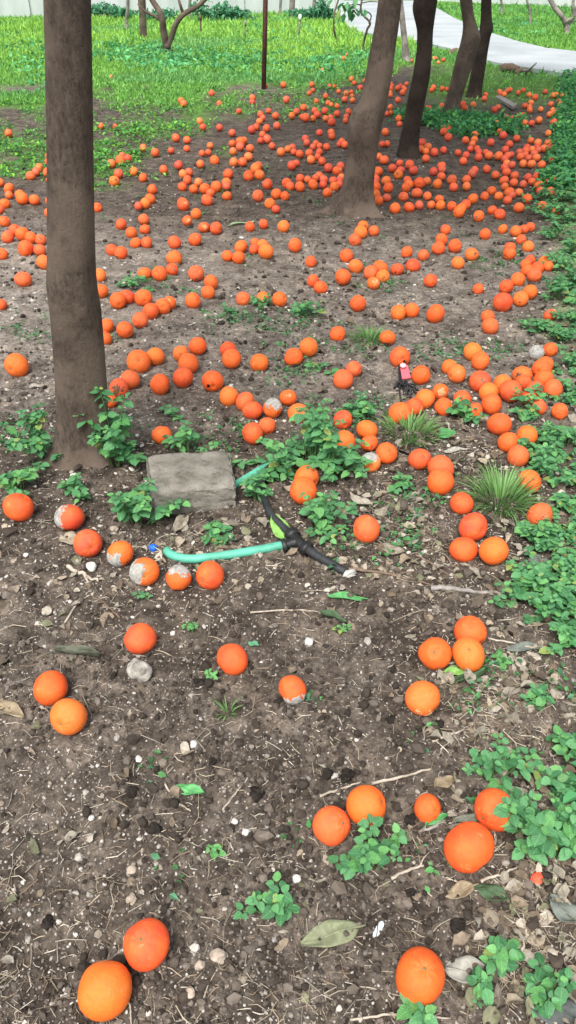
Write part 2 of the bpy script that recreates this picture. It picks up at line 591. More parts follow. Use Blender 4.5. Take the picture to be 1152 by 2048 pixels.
# ------------------------------------------------------------------ trees
def trunk_arrays(levels, Y, seg=26, rings=110, z_top=None, flare=0.0, seed=0, bark=.035, toes=()):
    "rings that follow the outline (row, left edge, right edge) of a trunk standing at the distance Y"
    C_, Rr = [], []
    for v, ul, ur in levels:
        p, zc = on_plane((ul + ur) / 2, v, Y)
        C_.append(p); Rr.append((ur - ul) / 2 * zc / FPX)
    C_ = np.array(C_); Rr = np.array(Rr)
    o = np.argsort(C_[:, 2]); C_, Rr = C_[o], Rr[o]
    if z_top:
        k = max(1, int(len(o) * .35))
        d = (C_[-1] - C_[-1 - k]) / (C_[-1, 2] - C_[-1 - k, 2])
        C_ = np.vstack([C_, C_[-1] + d * (z_top - C_[-1, 2]) * .7 + np.array([0, 0, (z_top - C_[-1, 2]) * .3])])
        Rr = np.append(Rr, Rr[-1] * .9)
    z0 = min(-.06, C_[0, 2])
    zs = z0 + (C_[-1, 2] - z0) * np.linspace(0, 1, rings) ** 1.15
    cx = np.interp(zs, C_[:, 2], C_[:, 0]); r = np.interp(zs, C_[:, 2], Rr)
    ker = np.array([1, 2, 3, 2, 1.]); ker /= ker.sum()
    pad = lambda q: np.convolve(np.concatenate([[q[0]] * 2, q, [q[-1]] * 2]), ker, 'valid')
    cx, r = pad(cx), pad(r)
    cy = np.full_like(zs, Y) + .02 * np.sin(zs * 3 + seed)
    a = np.linspace(0, 2 * np.pi, seg, endpoint=False)
    A, Zs = np.meshgrid(a, zs)
    lob = 1 + bark * (vnoise(A * 2.2 + 50 * (A > 3.14), Zs * 3 + seed, 20 + seed) - .5) * 2 + bark * .8 * np.cos(3 * A + seed + Zs * 1.1)
    lob += flare * np.exp(-np.maximum(Zs, 0) / .07) * (.5 + .5 * np.cos(4 * A + seed))
    rr = r[:, None] * lob
    for ta, amp, wid in toes:
        da = np.abs((A - ta + np.pi) % (2 * np.pi) - np.pi)
        rr = rr + amp * np.exp(-np.maximum(Zs + .01, 0) / .045) * np.exp(-(da / wid) ** 2) + amp * .25 * np.exp(-np.maximum(Zs, 0) / .16) * np.exp(-(da / (wid * 1.4)) ** 2)
    V = np.stack([cx[:, None] + rr * np.cos(A), cy[:, None] + rr * np.sin(A), Zs], -1).reshape(-1, 3)
    i = np.arange(rings - 1)[:, None] * seg; k = np.arange(seg)[None, :]
    F = np.stack([i + k, i + (k + 1) % seg, i + seg + (k + 1) % seg, i + seg + k], -1).reshape(-1, 4)
    top = Vector((cx[-1], cy[-1], zs[-1]))
    return V, F, top, float(r[-1])


LEAF6 = np.array([(0, 0, 0), (.5, .35, .12), (0, .4, 0), (-.5, .35, .12), (.32, .75, .05), (0, 1, -.1), (-.32, .75, .05)], float)
LEAF6_F = np.array([(0, 1, 2), (0, 2, 3), (1, 4, 2), (2, 4, 5), (2, 5, 6), (2, 6, 3)])


def crown_mesh(centre, rx, rz, n, seed):
    "glossy leaves in clumps through the crown, sky between them"
    rg = np.random.default_rng(seed)
    k = 40
    th = rg.uniform(0, 2 * np.pi, k); q = rg.uniform(.25, 1, k); hz = rg.uniform(-.6, 1, k)
    cl = np.stack([np.cos(th) * q * rx, np.sin(th) * q * rx, hz * rz], 1)
    pos = cl[rg.integers(0, k, n)] + rg.normal(0, 1, (n, 3)) * np.array([.2, .2, .16]) + np.array(centre)
    pos[:, 2] = np.maximum(pos[:, 2], 1.62)
    s = rg.uniform(.05, .085, n)
    col = np.array([.035, .10, .02]) * rg.uniform(.6, 1.5, (n, 1))
    return scatter(LEAF6, LEAF6_F, pos, rots(n, .9, rg), np.stack([s * .55, s, s], 1), 'crown', M['leafy'], col)


def orchard_tree(levels, base_px, label, mat, crown=True, flare=.25, seed=0, roots=(), z_top=1.75, crown_r=1.65, n_leaf=8500, toes=()):
    b = at(*base_px)
    r0 = (levels[-1][2] - levels[-1][1]) / 2 / ppm(base_px[1])
    Y = b.y + r0 * .8
    V, F, top, rt = trunk_arrays(levels, Y, z_top=z_top, flare=flare, seed=seed, toes=toes, seg=48 if toes else 26)
    org = Vector((b.x, Y, 0))
    root = empty('orange_tree', org, label, 'tree', 'trees of the orange grove')
    link('trunk', mesh('trunk', V - np.array(org), F, mat), root)
    for pts in roots:
        L = smooth_line([Vector(p) - org for p in pts[0]], 10)
        rr = np.linspace(pts[1], pts[2], 10)
        v, f = tube_arrays(L, rr, 10)
        link('surface_root', mesh('surface_root', v, f, mat), root)
    if crown:
        rg = random.Random(seed)
        for k in range(4):
            a = k * 1.57 + rg.uniform(-.4, .4)
            d = Vector((math.cos(a), math.sin(a), 0)) * rg.uniform(.5, .8)
            L = smooth_line([top - Vector((0, 0, .1)), top + d * .35 + Vector((0, 0, .22)), top + d + Vector((0, 0, rg.uniform(.6, 1.0)))], 9)
            v, f = tube_arrays([p - org for p in L], np.linspace(rt * .72, rt * .2, 9), 10)
            link('branch', mesh('branch', v, f, mat), root)
        cm = crown_mesh((top.x - org.x, top.y - org.y, top.z + .85), crown_r, .62, n_leaf, seed + 60)
        link('crown', cm, root)
    return root


P3 = lambda u, v, z: at(u, v, z)
orchard_tree([(0, 95, 187), (100, 97, 188), (300, 98, 188), (500, 97, 190), (545, 95, 191), (575, 94, 193), (620, 101, 200), (700, 107, 205), (780, 112, 210), (830, 115, 213), (880, 117, 213), (915, 116, 214), (940, 113, 218)], (163, 935),
             'thick upright brown trunk with weeds round its foot, nearest tree', M['bark'], seed=1, flare=.18,
             toes=((3.75, .085, .28), (5.6, .03, .4)), n_leaf=2600)
orchard_tree([(0, 757, 803), (50, 750, 798), (100, 740, 790), (150, 731, 784), (200, 722, 775), (222, 704, 771), (245, 697, 765), (285, 697, 757), (310, 697, 754), (340, 692, 750), (380, 688, 746), (405, 682, 745), (425, 674, 748), (438, 668, 752)], (711, 438),
             'leaning brown trunk with a swollen knot and spreading grey roots', M['bark'], seed=2, flare=.04,
             toes=((3.05, .15, .22), (5.75, .09, .25), (4.4, .03, .3)))
orchard_tree([(0, 828, 875), (15, 824, 873), (32, 827, 870), (60, 834, 866), (100, 833, 864), (150, 825, 860), (200, 815, 850), (250, 806, 841), (290, 797, 838), (318, 792, 841)], (816, 318),
             'nearly black curved trunk behind the leaning one', M['bark_dark'], seed=3, flare=.15)
orchard_tree([(0, 920, 945), (30, 924, 948), (50, 927, 954), (70, 925, 961), (88, 921, 959), (110, 914, 951), (150, 904, 938), (200, 891, 921), (232, 884, 917)], (900, 231),
             'brown trunk bent at an elbow, standing in low weeds', M['bark'], seed=4)
orchard_tree([(0, 963, 983), (40, 962, 984), (56, 960, 988), (70, 958, 982), (100, 950, 976), (150, 941, 968), (190, 933, 961), (198, 931, 963)], (946, 197),
             'slim dark trunk with a side branch, farthest of the row', M['bark_dark'], seed=5)
orchard_tree([(0, 796, 806), (60, 801, 813), (75, 803, 815), (110, 804, 819), (123, 803, 822)], (812, 123), 'short grey trunk with a sawn stub, seen between the leaning and black trunks', M['bark_grey'], seed=6, crown=False, z_top=1.9)
orchard_tree([(-10, 275, 291), (30, 278, 292), (60, 279, 293), (79, 281, 294)], (287, 79), 'straight brown trunk in the meadow beside the forked tree', M['bark'], seed=7, crown=False, z_top=2.0)


def limb_tree(base_px, limbs, label, mat, name='meadow_tree', leaves=0, cat='tree'):
    "a slender tree from traced limbs: each limb is (points (u, v), width at start, width at end) in one plane"
    b = at(*base_px)
    root = empty(name, b, label, cat)
    for i, (pts, w0, w1) in enumerate(limbs):
        P = []
        for j, (u, v) in enumerate(pts):
            p, zc = on_plane(u, v, b.y + .05 * math.sin(j * 1.7 + i) * (j > 0))
            if i == 0 and j == 0: p.z = -.03
            P.append(p - b)
        n = 6 * len(pts)
        s = 1 / ppm(base_px[1])
        v_, f_ = tube_arrays(smooth_line(P, n), np.linspace(w0, w1, n) * s / 2, 9)
        link('trunk' if i == 0 else 'branch', mesh('limb', v_, f_, mat), root)
    return root


limb_tree((338, 108), [([(338, 109), (334, 94), (327, 62), (322, 30), (304, 0), (290, -30)], 17, 9), ([(334, 96), (343, 74), (352, 48), (368, 28), (396, 12), (420, -12)], 12, 8),
                       ([(325, 44), (310, 32), (292, 24), (276, 8)], 8, 4), ([(366, 26), (360, 8), (352, -20)], 7, 4)], 'forked bare tree with two curving limbs in the meadow', M['bark'])
limb_tree((678, 88), [([(678, 88), (672, 76), (668, 58), (668, 30), (676, 2), (684, -30)], 4, 3)], 'crooked leafless sapling, left one of two by the path', M['bark'], 'sapling')
sap = limb_tree((728, 103), [([(727, 104), (727, 88), (734, 60), (740, 45), (722, 24), (724, -5), (722, -30)], 5, 3.5), ([(738, 48), (742, 30), (728, 20)], 3, 2), ([(722, 6), (745, 3), (775, 6)], 2.4, 1.5), ([(722, 10), (706, 8), (690, 18)], 2.4, 1.5)],
                'zigzag sapling with drooping green leaves beside the path', M['bark'], 'sapling')
limb_tree((253, 58), [([(254, 58), (253, 40), (256, 10), (254, -20)], 8, 6)], 'faint grey trunk before the white wall, left of the straight trunk', M['bark_grey'])
limb_tree((52, 28), [([(52, 28), (53, 10), (54, -20)], 15, 12)], 'pale stout trunk far off left of the thick trunk', M['bark_grey'])
limb_tree((1134, 66), [([(1133, 67), (1133, 52), (1126, 36), (1110, 16), (1098, -6)], 13, 8), ([(1134, 58), (1142, 46), (1160, 36)], 5, 4), ([(1130, 44), (1146, 34), (1146, 8), (1150, -20)], 8, 5)], 'pale forked tree on the verge beyond the path', M['bark_grey'])
limb_tree((1061, 47), [([(1061, 48), (1060, 24), (1055, 6), (1052, -14)], 6, 4)], 'thin pale trunk on the verge, between two others', M['bark_grey'])
limb_tree((1004, 32), [([(1003, 32), (1004, 12), (1000, -12)], 6, 4)], 'thin pale trunk on the verge nearest the dark trunks', M['bark_grey'])
for u, v, ww, tx in ((583, 36, 13, 'pale trunk by the wall right of the rusty pole'), (627, 34, 8, 'slim dark trunk by the wall behind the stakes'), (560, 30, 6, 'thinnest pale trunk by the wall beside the rusty pole'), (378, 36, 7, 'thin pale trunk by the wall behind the forked tree')):
    limb_tree((u, v), [([(u, v), (u + 1, v - 20), (u + 4, v - 60)], ww, ww * .8)], tx, M['bark_grey'])

# leaves of the zigzag sapling: each long leaf is a part
lm0 = mesh('leaf', LEAF6, LEAF6_F, M['weed'])
b = at(728, 103)
for i in range(26):
    u = random.choice([random.gauss(692, 12), random.gauss(712, 8)]); v = random.gauss(16, 9)
    p, zc = on_plane(u, v, b.y + random.uniform(-.15, .15))
    o = link('leaf', lm0, sap)
    o.location = p - b
    o.rotation_euler = (R(random.uniform(-70, -20)), R(random.uniform(-30, 30)), random.uniform(0, 6.28))
    o.scale = (.09, .17, .17)

# ------------------------------------------------------------------ pole, stakes
def pole(name, base, top, wpx, label, mat, cat, cap=None):
    b = at(*base)
    p, zc = on_plane(top[0], top[1], b.y)
    root = empty(name, b, label, cat)
    d = (p - b).normalized()
    if cap is None: p = p + d * .9
    r = wpx / 2 / ppm(base[1])
    v_, f_ = tube_arrays([Vector((0, 0, -.08)), (p - b) * .5, p - b], r, 12)
    link('shaft', mesh('shaft', v_, f_, mat), root)
    if cap:
        v_, f_ = tube_arrays([p - b + Vector((0, 0, .003)), p - b + Vector((0, 0, .10))], [r * 1.9, r * 1.2], 10)
        link('cap', mesh('cap', v_, f_, cap), root)
    else:
        v_, f_ = tube_arrays([p - b + Vector((0, 0, .002)), p - b + d * .05], [r * 1.15, r * 1.0], 12)
        link('end_cap', mesh('end_cap', v_, f_, mat), root)
    return root


M['rust'] = m_plain('rusty_iron', (0.085, 0.034, 0.026), .75, .3, .45, 25, .4, 80)
M['white'] = m_plain('white_paint', (0.75, 0.76, 0.74), .6)
pole('iron_pole', (527, 178), (531, 0), 9.5, 'thin rusty iron pole standing at the meadow edge', M['rust'], 'pole')
pole('stake', (597, 77), (600, 40), 4, 'short stake with a white top in the meadow', M['bark_grey'], 'stake', M['white'])
pole('stake', (490, 80), (491, 52), 2.6, 'thin bare stake left of the rusty pole', M['bark_grey'], 'stake', M['bark_grey'])
pole('stake', (402, 66), (401, 40), 3.4, 'dark stake right of the forked tree', M['bark'], 'stake', M['bark'])

# ------------------------------------------------------------------ shrubs and the growth of the meadow
def shrub(u, v, wpx, hpx, label, n=420, col=(.075, .24, .125)):
    b = at(u, v); s = 1 / ppm(v)
    rg = np.random.default_rng(int(u * 7 + v) % 9973)
    root = empty('shrub', b, label, 'shrub', 'shrubs along the garden wall')
    k = 9
    cl = np.stack([rg.uniform(-.5, .5, k) * wpx * s, rg.uniform(-.25, .25, k) * wpx * s, rg.uniform(.15, .8, k) * hpx * s], 1)
    pos = cl[rg.integers(0, k, n)] + rg.normal(0, 1, (n, 3)) * np.array([.14 * wpx, .12 * wpx, .16 * hpx]) * s
    pos[:, 2] = np.clip(pos[:, 2], .02, hpx * s * 1.15)
    sz = rg.uniform(.07, .15, n)
    c = np.array(col) * rg.uniform(.6, 1.6, (n, 1))
    link('foliage', scatter(LEAF6, LEAF6_F, pos, rots(n, .8, rg), np.stack([sz * .6, sz, sz], 1), 'foliage', M['leafy'], c), root)
    v_, f_ = join([tube_arrays([Vector((0, 0, -.03)), Vector(cl[i])], [.02, .008], 6) for i in range(6)])
    link('stems', mesh('stems', v_, f_, M['bark']), root)


for a in ((205, 34, 50, 22, 'dark low shrub by the wall just right of the thick trunk'), (245, 36, 40, 14, 'low teal shrub by the wall between trunk and straight tree'),
          (322, 40, 60, 15, 'low shrub by the wall behind the forked tree'), (425, 40, 55, 30, 'tallest dark shrub by the wall, right of the forked tree'),
          (470, 40, 50, 20, 'rounded shrub by the wall left of the rusty pole'), (72, 24, 40, 20, 'dark shrub by the wall left of the thick trunk'),
          (10, 22, 60, 16, 'shrub by the wall at the photo corner, left of the pale trunk'), (612, 38, 60, 16, 'shrub at the wall foot behind the white topped stake'),
          (650, 40, 26, 34, 'upright dark shrub by the wall beside the left sapling')):
    shrub(*a)

BLADE = np.array([(-.5, 0, 0), (.5, 0, 0), (-.38, .12, .5), (.38, .12, .5), (0, .42, 1)], float)
BLADE_F = np.array([(0, 1, 3), (0, 3, 2), (2, 3, 4)])


def unproj(u, v):
    a, b_ = (u - 576) / FPX, (1024 - v) / FPX
    t = CAM_H / -(-SP + b_ * CP)
    return a * t, (CP + b_ * SP) * t


def meadow():
    n = 175000
    u = rng.uniform(-520, 1680, n); v = rng.uniform(-8, 262, n)
    x, y = unproj(u, v)
    g, _ = masks(x, y)
    bord = np.interp(u, BORD_U, BORD_V)
    keep = (rng.uniform(0, 1, n) < np.where(v < bord + 6, g, g * .45)) & ~in_poly(u, v, PATH_PX) & ~((u > 676) & (u < 868) & (v < 8)) & (y < 32)
    u, v, x, y = u[keep], v[keep], x[keep], y[keep]
    n = len(u)
    near = np.clip((v - 60) / 130, 0, 1)
    pn = vnoise(x * .8, y * .8, 31)
    h = (.085 * (1 - near) + .04 * near) * rng.uniform(.6, 1.5, n) * (.65 + .9 * pn)
    wd = (.006 + .0013 * y) * rng.uniform(.7, 1.3, n)
    bright = np.array([.28, .52, .085]); mid = np.array([.18, .40, .085]); teal = np.array([.12, .33, .15])
    k = np.clip(1.35 - np.abs(v - 80) / 70, 0, 1)[:, None] * (.45 + .55 * np.clip((pn - .3) * 3, 0, 1))[:, None]
    c = mid * (1 - k) + bright * k
    tl = np.clip((vnoise(x * .55 + 9, y * .9, 33) - .56) * 7, 0, 1)[:, None] * .45
    c = c * (1 - tl) + teal * tl
    right = ((u > 860) & (v < 150))[:, None]
    c = np.where(right, c * .55 + np.array([.07, .25, .06]) * .45, c)
    c = c * rng.uniform(.7, 1.25, (n, 1))
    o = link('meadow_grass', scatter(BLADE, BLADE_F, np.stack([x, y, gz(x, y) - .004], 1), rots(n, .55), np.stack([wd, h, h], 1), 'meadow_grass', M['leafy'], c))
    prop(o, 'bright green meadow grass behind the trees', 'grass', None, 'stuff')


meadow()


def leaf_clusters(name, label, u, v, per, size, hgt, rad, cols, cat='weeds'):
    x, y = unproj(u, v)
    n = len(u)
    k = np.repeat(np.arange(n), per)
    m = len(k)
    rr = rad * np.sqrt(rng.uniform(0, 1, m)); a = rng.uniform(0, 6.283, m)
    px = x[k] + rr * np.cos(a); py = y[k] + rr * np.sin(a)
    pz = gz(px, py) + hgt * rng.uniform(.05, 1, m) * (1 - (rr / rad) ** 2 * .6)
    s = size * rng.uniform(.6, 1.3, m)
    c = np.array(cols)[rng.integers(0, len(cols), m)] * rng.uniform(.65, 1.35, (m, 1)) * rng.uniform(.8, 1.2, n)[k][:, None]
    o = link(name, scatter(LEAF6, LEAF6_F, np.stack([px, py, pz], 1), rots(m, .5), np.stack([s * .62, s, s], 1), name, M['leafy'], c))
    return prop(o, label, cat, None, 'stuff')


# broad-leaved patches in the meadow
def gauss(n, spots):
    U, V_ = [], []
    for cu, cv, su, sv, wt_ in spots:
        k = int(n * wt_)
        U.append(rng.normal(cu, su, k)); V_.append(rng.normal(cv, sv, k))
    return np.concatenate(U), np.concatenate(V_)


u_, v_ = gauss(330, [(330, 116, 55, 14, .22), (240, 98, 34, 12, .17), (480, 122, 80, 14, .2), (660, 132, 70, 16, .2), (60, 120, 60, 25, .15), (980, 60, 80, 18, .12), (560, 60, 60, 10, .12)])
ok = (v_ > 25) & (v_ < 190) & ~in_poly(u_, v_, PATH_PX)
leaf_clusters('meadow_weeds', 'blue-green broad leaved weeds growing in the meadow', u_[ok], v_[ok], 12, .075, .09, .20, [(.09, .34, .14), (.13, .42, .17), (.08, .30, .09)])

# low growth on the soil between the first trunk and the meadow
n = 2600
u_ = rng.uniform(-200, 700, n); v_ = rng.uniform(176, 425, n)
x_, y_ = unproj(u_, v_)
pn = vnoise(x_ * 2.1, y_ * 2.1, 11) * .6 + vnoise(x_ * 6, y_ * 6, 12) * .4
dens = .75 * np.clip((pn - .50) * 7, 0, 1) * np.clip((425 - v_) / 110, 0, 1) * np.clip((560 - u_) / 140, 0, 1)
dens = np.maximum(dens, .9 * np.exp(-(((u_ - 260) / 80) ** 2 + ((v_ - 262) / 42) ** 2)))
dens = np.maximum(dens, .8 * np.exp(-(((u_ - 40) / 60) ** 2 + ((v_ - 205) / 16) ** 2)))
dens = np.maximum(dens, .5 * np.clip((260 - v_) / 60, 0, 1) * (u_ > 480))
ok = rng.uniform(0, 1, n) < dens
leaf_clusters('undergrowth', 'low green weeds spread over the soil behind the thick trunk', u_[ok], v_[ok], 12, .036, .055, .10, [(.11, .33, .05), (.19, .45, .05), (.07, .24, .05), (.08, .23, .08)])

# sprouts and seedlings on the open soil
u_, v_ = gauss(330, [(120, 665, 60, 14, .08), (560, 650, 60, 14, .07), (480, 640, 40, 10, .06), (690, 690, 50, 10, .06), (880, 700, 40, 16, .06), (600, 745, 40, 12, .05), (690, 820, 50, 18, .10), (1010, 525, 40, 16, .10),
                     (780, 570, 20, 6, .04), (330, 575, 40, 10, .06), (450, 880, 60, 18, .07), (760, 1090, 60, 24, .06), (840, 1010, 40, 20, .05), (60, 870, 50, 20, .07), (1000, 700, 30, 10, .04), (600, 420, 300, 70, .16), (700, 1500, 300, 200, .04), (960, 1350, 60, 40, .05)])
leaf_clusters('sprouts', 'tiny low sprouts scattered over the open soil', u_, v_, 9, .017, .022, .045, [(.07, .22, .07), (.10, .29, .09), (.09, .24, .12), (.06, .17, .06)])

# far end of the weed strip along the right side, and weeds round the far trunks
n = 1050
v_ = rng.uniform(150, 385, n); u_ = np.interp(v_, STRIP_V, STRIP_U) + 4 + rng.exponential(110, n)
v3 = rng.uniform(385, 1750, 650); u3 = np.maximum(np.interp(v3, STRIP_V, STRIP_U) + 60, 1262) + rng.exponential(150, 650)
u2, v2 = gauss(240, [(900, 243, 30, 7, .45), (960, 258, 25, 8, .3), (1010, 255, 25, 6, .15), (830, 236, 18, 5, .15)])
leaf_clusters('ground_cover', 'dense green ground cover along the right side of the fruit', np.concatenate([u_, u2, u3]), np.concatenate([v_, v2, v3]), 18, .045, .10, .12, [(.065, .25, .095), (.09, .32, .12), (.05, .19, .07), (.11, .34, .07)])

# ------------------------------------------------------------------ weeds: every leaf a part
def leaf_shape(w=.62, fold=.22, droop=.22, wave=.0, teeth=.06):
    ts = [0, .1, .24, .4, .56, .72, .87, 1.0]
    ws = [0, .62, .95, 1.0, .92, .74, .44, 0]
    V, F = [], []
    for i, (t, q) in enumerate(zip(ts, ws)):
        x = q * w / 2 * (1 + (teeth if i % 2 else -teeth))
        z = -droop * t * t
        zz = z + fold * x + wave * math.sin(t * 9) * .05
        V += [(-x, t, zz), (0, t, z), (x, t, zz)]
    for i in range(len(ts) - 1):
        a = i * 3
        F += [(a, a + 1, a + 4, a + 3), (a + 1, a + 2, a + 5, a + 4)]
    return V, F


LEAVES = [mesh('leaf', *leaf_shape(.74, .22, .22), M['weed']), mesh('leaf', *leaf_shape(.84, .10, .35, 1), M['weed']), mesh('leaf', *leaf_shape(.66, .34, .12), M['weed']),
          mesh('leaf', *leaf_shape(.80, .2, .3, 1), M['weed_light'])]


def weed(u, v, wpx, h, label, stems=7, nodes=4, leaf=.027, light=.25, name='weed', group='weeds on the orchard floor', hue=None, flat=.25):
    rg = random.Random(int(u * 13 + v * 7))
    b = at(u, v)
    b.z = gzf(b.x, b.y)
    rad = wpx / ppm(v) / 2
    root = empty(name, b, label, 'weed', group)
    st = []
    leaf = min(leaf, .030 if v < 1300 else .0235)
    stems = int(stems * 1.15 + .5); nodes = nodes + 1 if nodes > 1 else nodes
    ex = rg.uniform(0, 6.28); sq = rg.uniform(.15, .45)        # a weed leans and sprawls to one side
    for s in range(stems):
        az = 2.4 * s + rg.uniform(-.9, .9)
        q = math.sqrt((s + .3) / stems) * rad * rg.uniform(.55, 1.3) * (1 + sq * math.cos(az - ex))
        hh = h * rg.choice((.35, .6, .85, 1.1)) * rg.uniform(.7, 1.1) * max(.2, 1 - .4 * (q / rad) ** 2)
        st0 = Vector((math.cos(az), math.sin(az), 0)) * q * .25
        end = Vector((math.cos(az) * q, math.sin(az) * q, hh))
        mid = (st0 + end) / 2 + Vector((0, 0, hh * .25))
        L = smooth_line([st0 - Vector((0, 0, .01)), mid, end], 8)
        st.append(tube_arrays(L, np.linspace(.0021, .0010, 8), 5))
        tw = rg.uniform(0, 3.14)
        for k in range(nodes):
            f = 1 - .62 * k / max(1, nodes)
            p = L[min(7, int(f * 7))]
            sz = leaf * (0.8 if k == 0 else 1.12) * rg.uniform(.55, 1.3)
            if k and rg.random() < (.22 if v < 1300 else .36): continue
            for sd in (0, 1) if k else (0, 1, .5, 1.5):
                a = tw + k * 1.57 + sd * math.pi + rg.uniform(-.3, .3)
                pit = rg.uniform(-.35, .35) + flat * (k == 0)
                d = Vector((math.cos(a) * math.cos(pit), math.sin(a) * math.cos(pit), math.sin(pit)))
                n_ = (Vector((0, 0, 1)) + Vector((rg.uniform(-.35, .35), rg.uniform(-.45, .15), 0))).normalized()
                x = d.cross(n_).normalized(); z = x.cross(d)
                o = link('leaf', LEAVES[3] if rg.random() < light else LEAVES[rg.randrange(3)], root)
                q_ = p + d * .004
                q_.z = max(q_.z, .008)
                ss = sz * (.8 if sd in (.5, 1.5) else 1)
                o.matrix_basis = Matrix(((x.x * ss, d.x * ss, z.x * ss, q_.x), (x.y * ss, d.y * ss, z.y * ss, q_.y), (x.z * ss, d.z * ss, z.z * ss, q_.z), (0, 0, 0, 1)))
    V, F = join(st)
    link('stem', mesh('stem', V, F, M['stem']), root)
    return root


for a in (
    (84, 925, 130, .20, 'leafy weed at the left side of the thick trunk foot', 11, 5),
    (40, 985, 110, .09, 'pale leafy weed spreading over the orange at the left frame edge', 7, 3, .040, .5),
    (238, 930, 150, .26, 'tall leafy weed growing at the right side of the thick trunk foot', 15, 6, .038),
    (150, 990, 70, .055, 'small weed in front of the thick trunk foot', 5, 2),
    (275, 1045, 140, .15, 'leafy weed climbing the left end of the concrete slab', 12, 4, .035),
    (375, 912, 110, .10, 'thin light weed sprawling behind the concrete slab', 6, 3, .028, .5),
    (338, 830, 60, .04, 'tiny weed between the thick trunk weed and the diagonal orange row', 3, 2),
    (618, 930, 200, .19, 'bushy dense weed behind the black pipe, hiding two oranges', 22, 5, .042),
    (668, 948, 135, .14, 'bushy weed right of the dense one, lapping over the two oranges there', 12, 4, .04),
    (560, 955, 100, .10, 'leafy weed between the dense bushy weed and the black pipe', 8, 3, .04),
    (640, 1060, 135, .11, 'low leafy weed just right of the black pipe', 10, 3, .040),
    (515, 1000, 80, .085, 'thin weed at the right end of the concrete slab', 5, 3, .027),
    (435, 1072, 80, .05, 'small weed between the slab and the green hose', 5, 2, .024),
    (612, 635, 100, .07, 'low leafy patch of weed alone on pale soil in mid picture', 7, 3, .03),
    (528, 618, 80, .05, 'low weed growing in front of three oranges', 6, 3, .026),
    (450, 630, 70, .03, 'flattened greyish weed left of the low weed by three oranges', 4, 2, .022),
    (270, 578, 85, .06, 'low dark weed between the thick trunk and the slanting row', 6, 3, .026),
    (630, 738, 80, .035, 'flat sparse weed right of the orange diagonal row', 5, 2, .024),
    (725, 832, 110, .06, 'sparse weed left of the flat grass tuft', 6, 3, .028),
    (930, 838, 85, .085, 'leafy weed growing through the oranges near the pile', 6, 3, .030, .5),
    (1050, 828, 110, .095, 'leafy weed half covering oranges at the front of the pile', 8, 3, .032, .3),
    (803, 972, 55, .03, 'little low weed left of the bristly grass tuft', 4, 2, .026),
    (990, 1548, 140, .085, 'rounded leafy weed above the large front oranges', 10, 3, .030),
    (740, 1735, 150, .075, 'sprawling weed in front of the touching pair of oranges', 9, 3, .028, .35),
    (540, 1812, 95, .05, 'small round weed alone on bare soil', 6, 2, .027),
    (1003, 1925, 60, .06, 'slender upright weed beside the grey fallen leaf', 4, 3, .027, .4),
    (962, 1985, 55, .03, 'two-leaved seedling below the grey fallen leaf', 3, 2, .026),
    (832, 2040, 60, .035, 'seedling at the base of the large front orange', 3, 2, .030),
    (1095, 1985, 110, .05, 'low weed in the bottom right corner of the soil', 6, 2, .028),
    (1105, 1715, 150, .13, 'big leafy weed right of the weed-hidden orange', 11, 4, .033),
    (1025, 1670, 80, .105, 'weed shoot leaning over the large orange', 5, 3, .033),
    (1078, 1412, 55, .035, 'small weed right of the straw litter', 4, 2, .028),
    (1140, 1500, 70, .06, 'leafy weed at the right frame edge beyond the rounded one', 5, 3, .030),
    (1120, 1590, 90, .08, 'weed between the rounded weed and the big leafy one', 6, 3, .030),
    (383, 1262, 30, .03, 'tiny sprig right of the orange behind the pale rock', 2, 2, .014, 1),
    (1010, 1330, 40, .03, 'tiny sprig on straw right of the orange trio', 3, 2, .016, 1),
    (288, 1198, 36, .015, 'tiny flat seedling below the pale stick', 2, 1, .024),
    (432, 1700, 30, .02, 'tiny bright sprig alone on the front soil', 2, 2, .014, 1),
    (686, 1262, 34, .03, 'tiny sprig beside the dark curled leaf', 2, 2, .014, 1),
    (422, 1362, 28, .02, 'tiny sprig below the orange right of the rock', 2, 2, .013, 1),
    (860, 372, 0.1, .01, '', 0, 0),
):
    if a[3] > .012: weed(*a)

STRIP = [(1105, 1230, 'lowest'), (1140, 1285, 'corner'), (1080, 1175, ''), (1135, 1150, ''), (1055, 1205, ''), (1075, 1085, ''), (1135, 1075, ''), (1120, 1015, ''), (1148, 965, ''), (1090, 935, ''), (1132, 890, ''), (1085, 885, ''),
         (1145, 800, ''), (1138, 735, ''), (1118, 680, ''), (1075, 662, ''), (1145, 650, ''), (1112, 600, ''), (1145, 575, ''), (1118, 540, ''), (1146, 510, ''), (1112, 478, ''), (1140, 445, ''), (1100, 430, ''), (1130, 400, ''), (1085, 402, ''), (1150, 1215, '')]
near_words = {0: 'in front of the grey stick end', 1: 'nearest the camera, beside the yellow leaf', 2: 'at the tip of the grey stick', 3: 'outermost, right of the grey stick', 4: 'lapping over the grey stick end',
              5: 'below the split orange', 6: 'right of the split orange', 7: 'just behind the split orange', 8: 'at the frame edge behind the split orange', 9: 'beside the scratched orange',
              10: 'at the frame edge behind the scratched orange', 11: 'behind the scratched orange', 12: 'at the frame edge behind the lone orange', 13: 'right of the big orange pile',
              14: 'behind the clean orange by the white fruit', 15: 'left of a half buried orange', 16: 'right of the half buried orange', 17: 'right of the torn orange', 18: 'at the frame edge beyond the torn orange',
              19: 'beside the far pile with yellow leaves', 20: 'at the frame edge beside the far pile', 21: 'behind the far pile with yellow leaves', 22: 'at the frame edge beyond the far pile',
              23: 'bulging toward the lone yellowish orange', 24: 'beyond the bulge of the strip', 25: 'low at the strip bulge tip', 26: 'at the frame edge below the outermost weed'}
for i, (u, v, _) in enumerate(STRIP):
    weed(u, v, 128 if v > 850 else 100, .065 if v > 600 else .10, 'dense leafy weed of the right strip, ' + near_words[i], 12, 5, .0215 if v > 600 else .027, .3, group='weeds of the right hand strip')


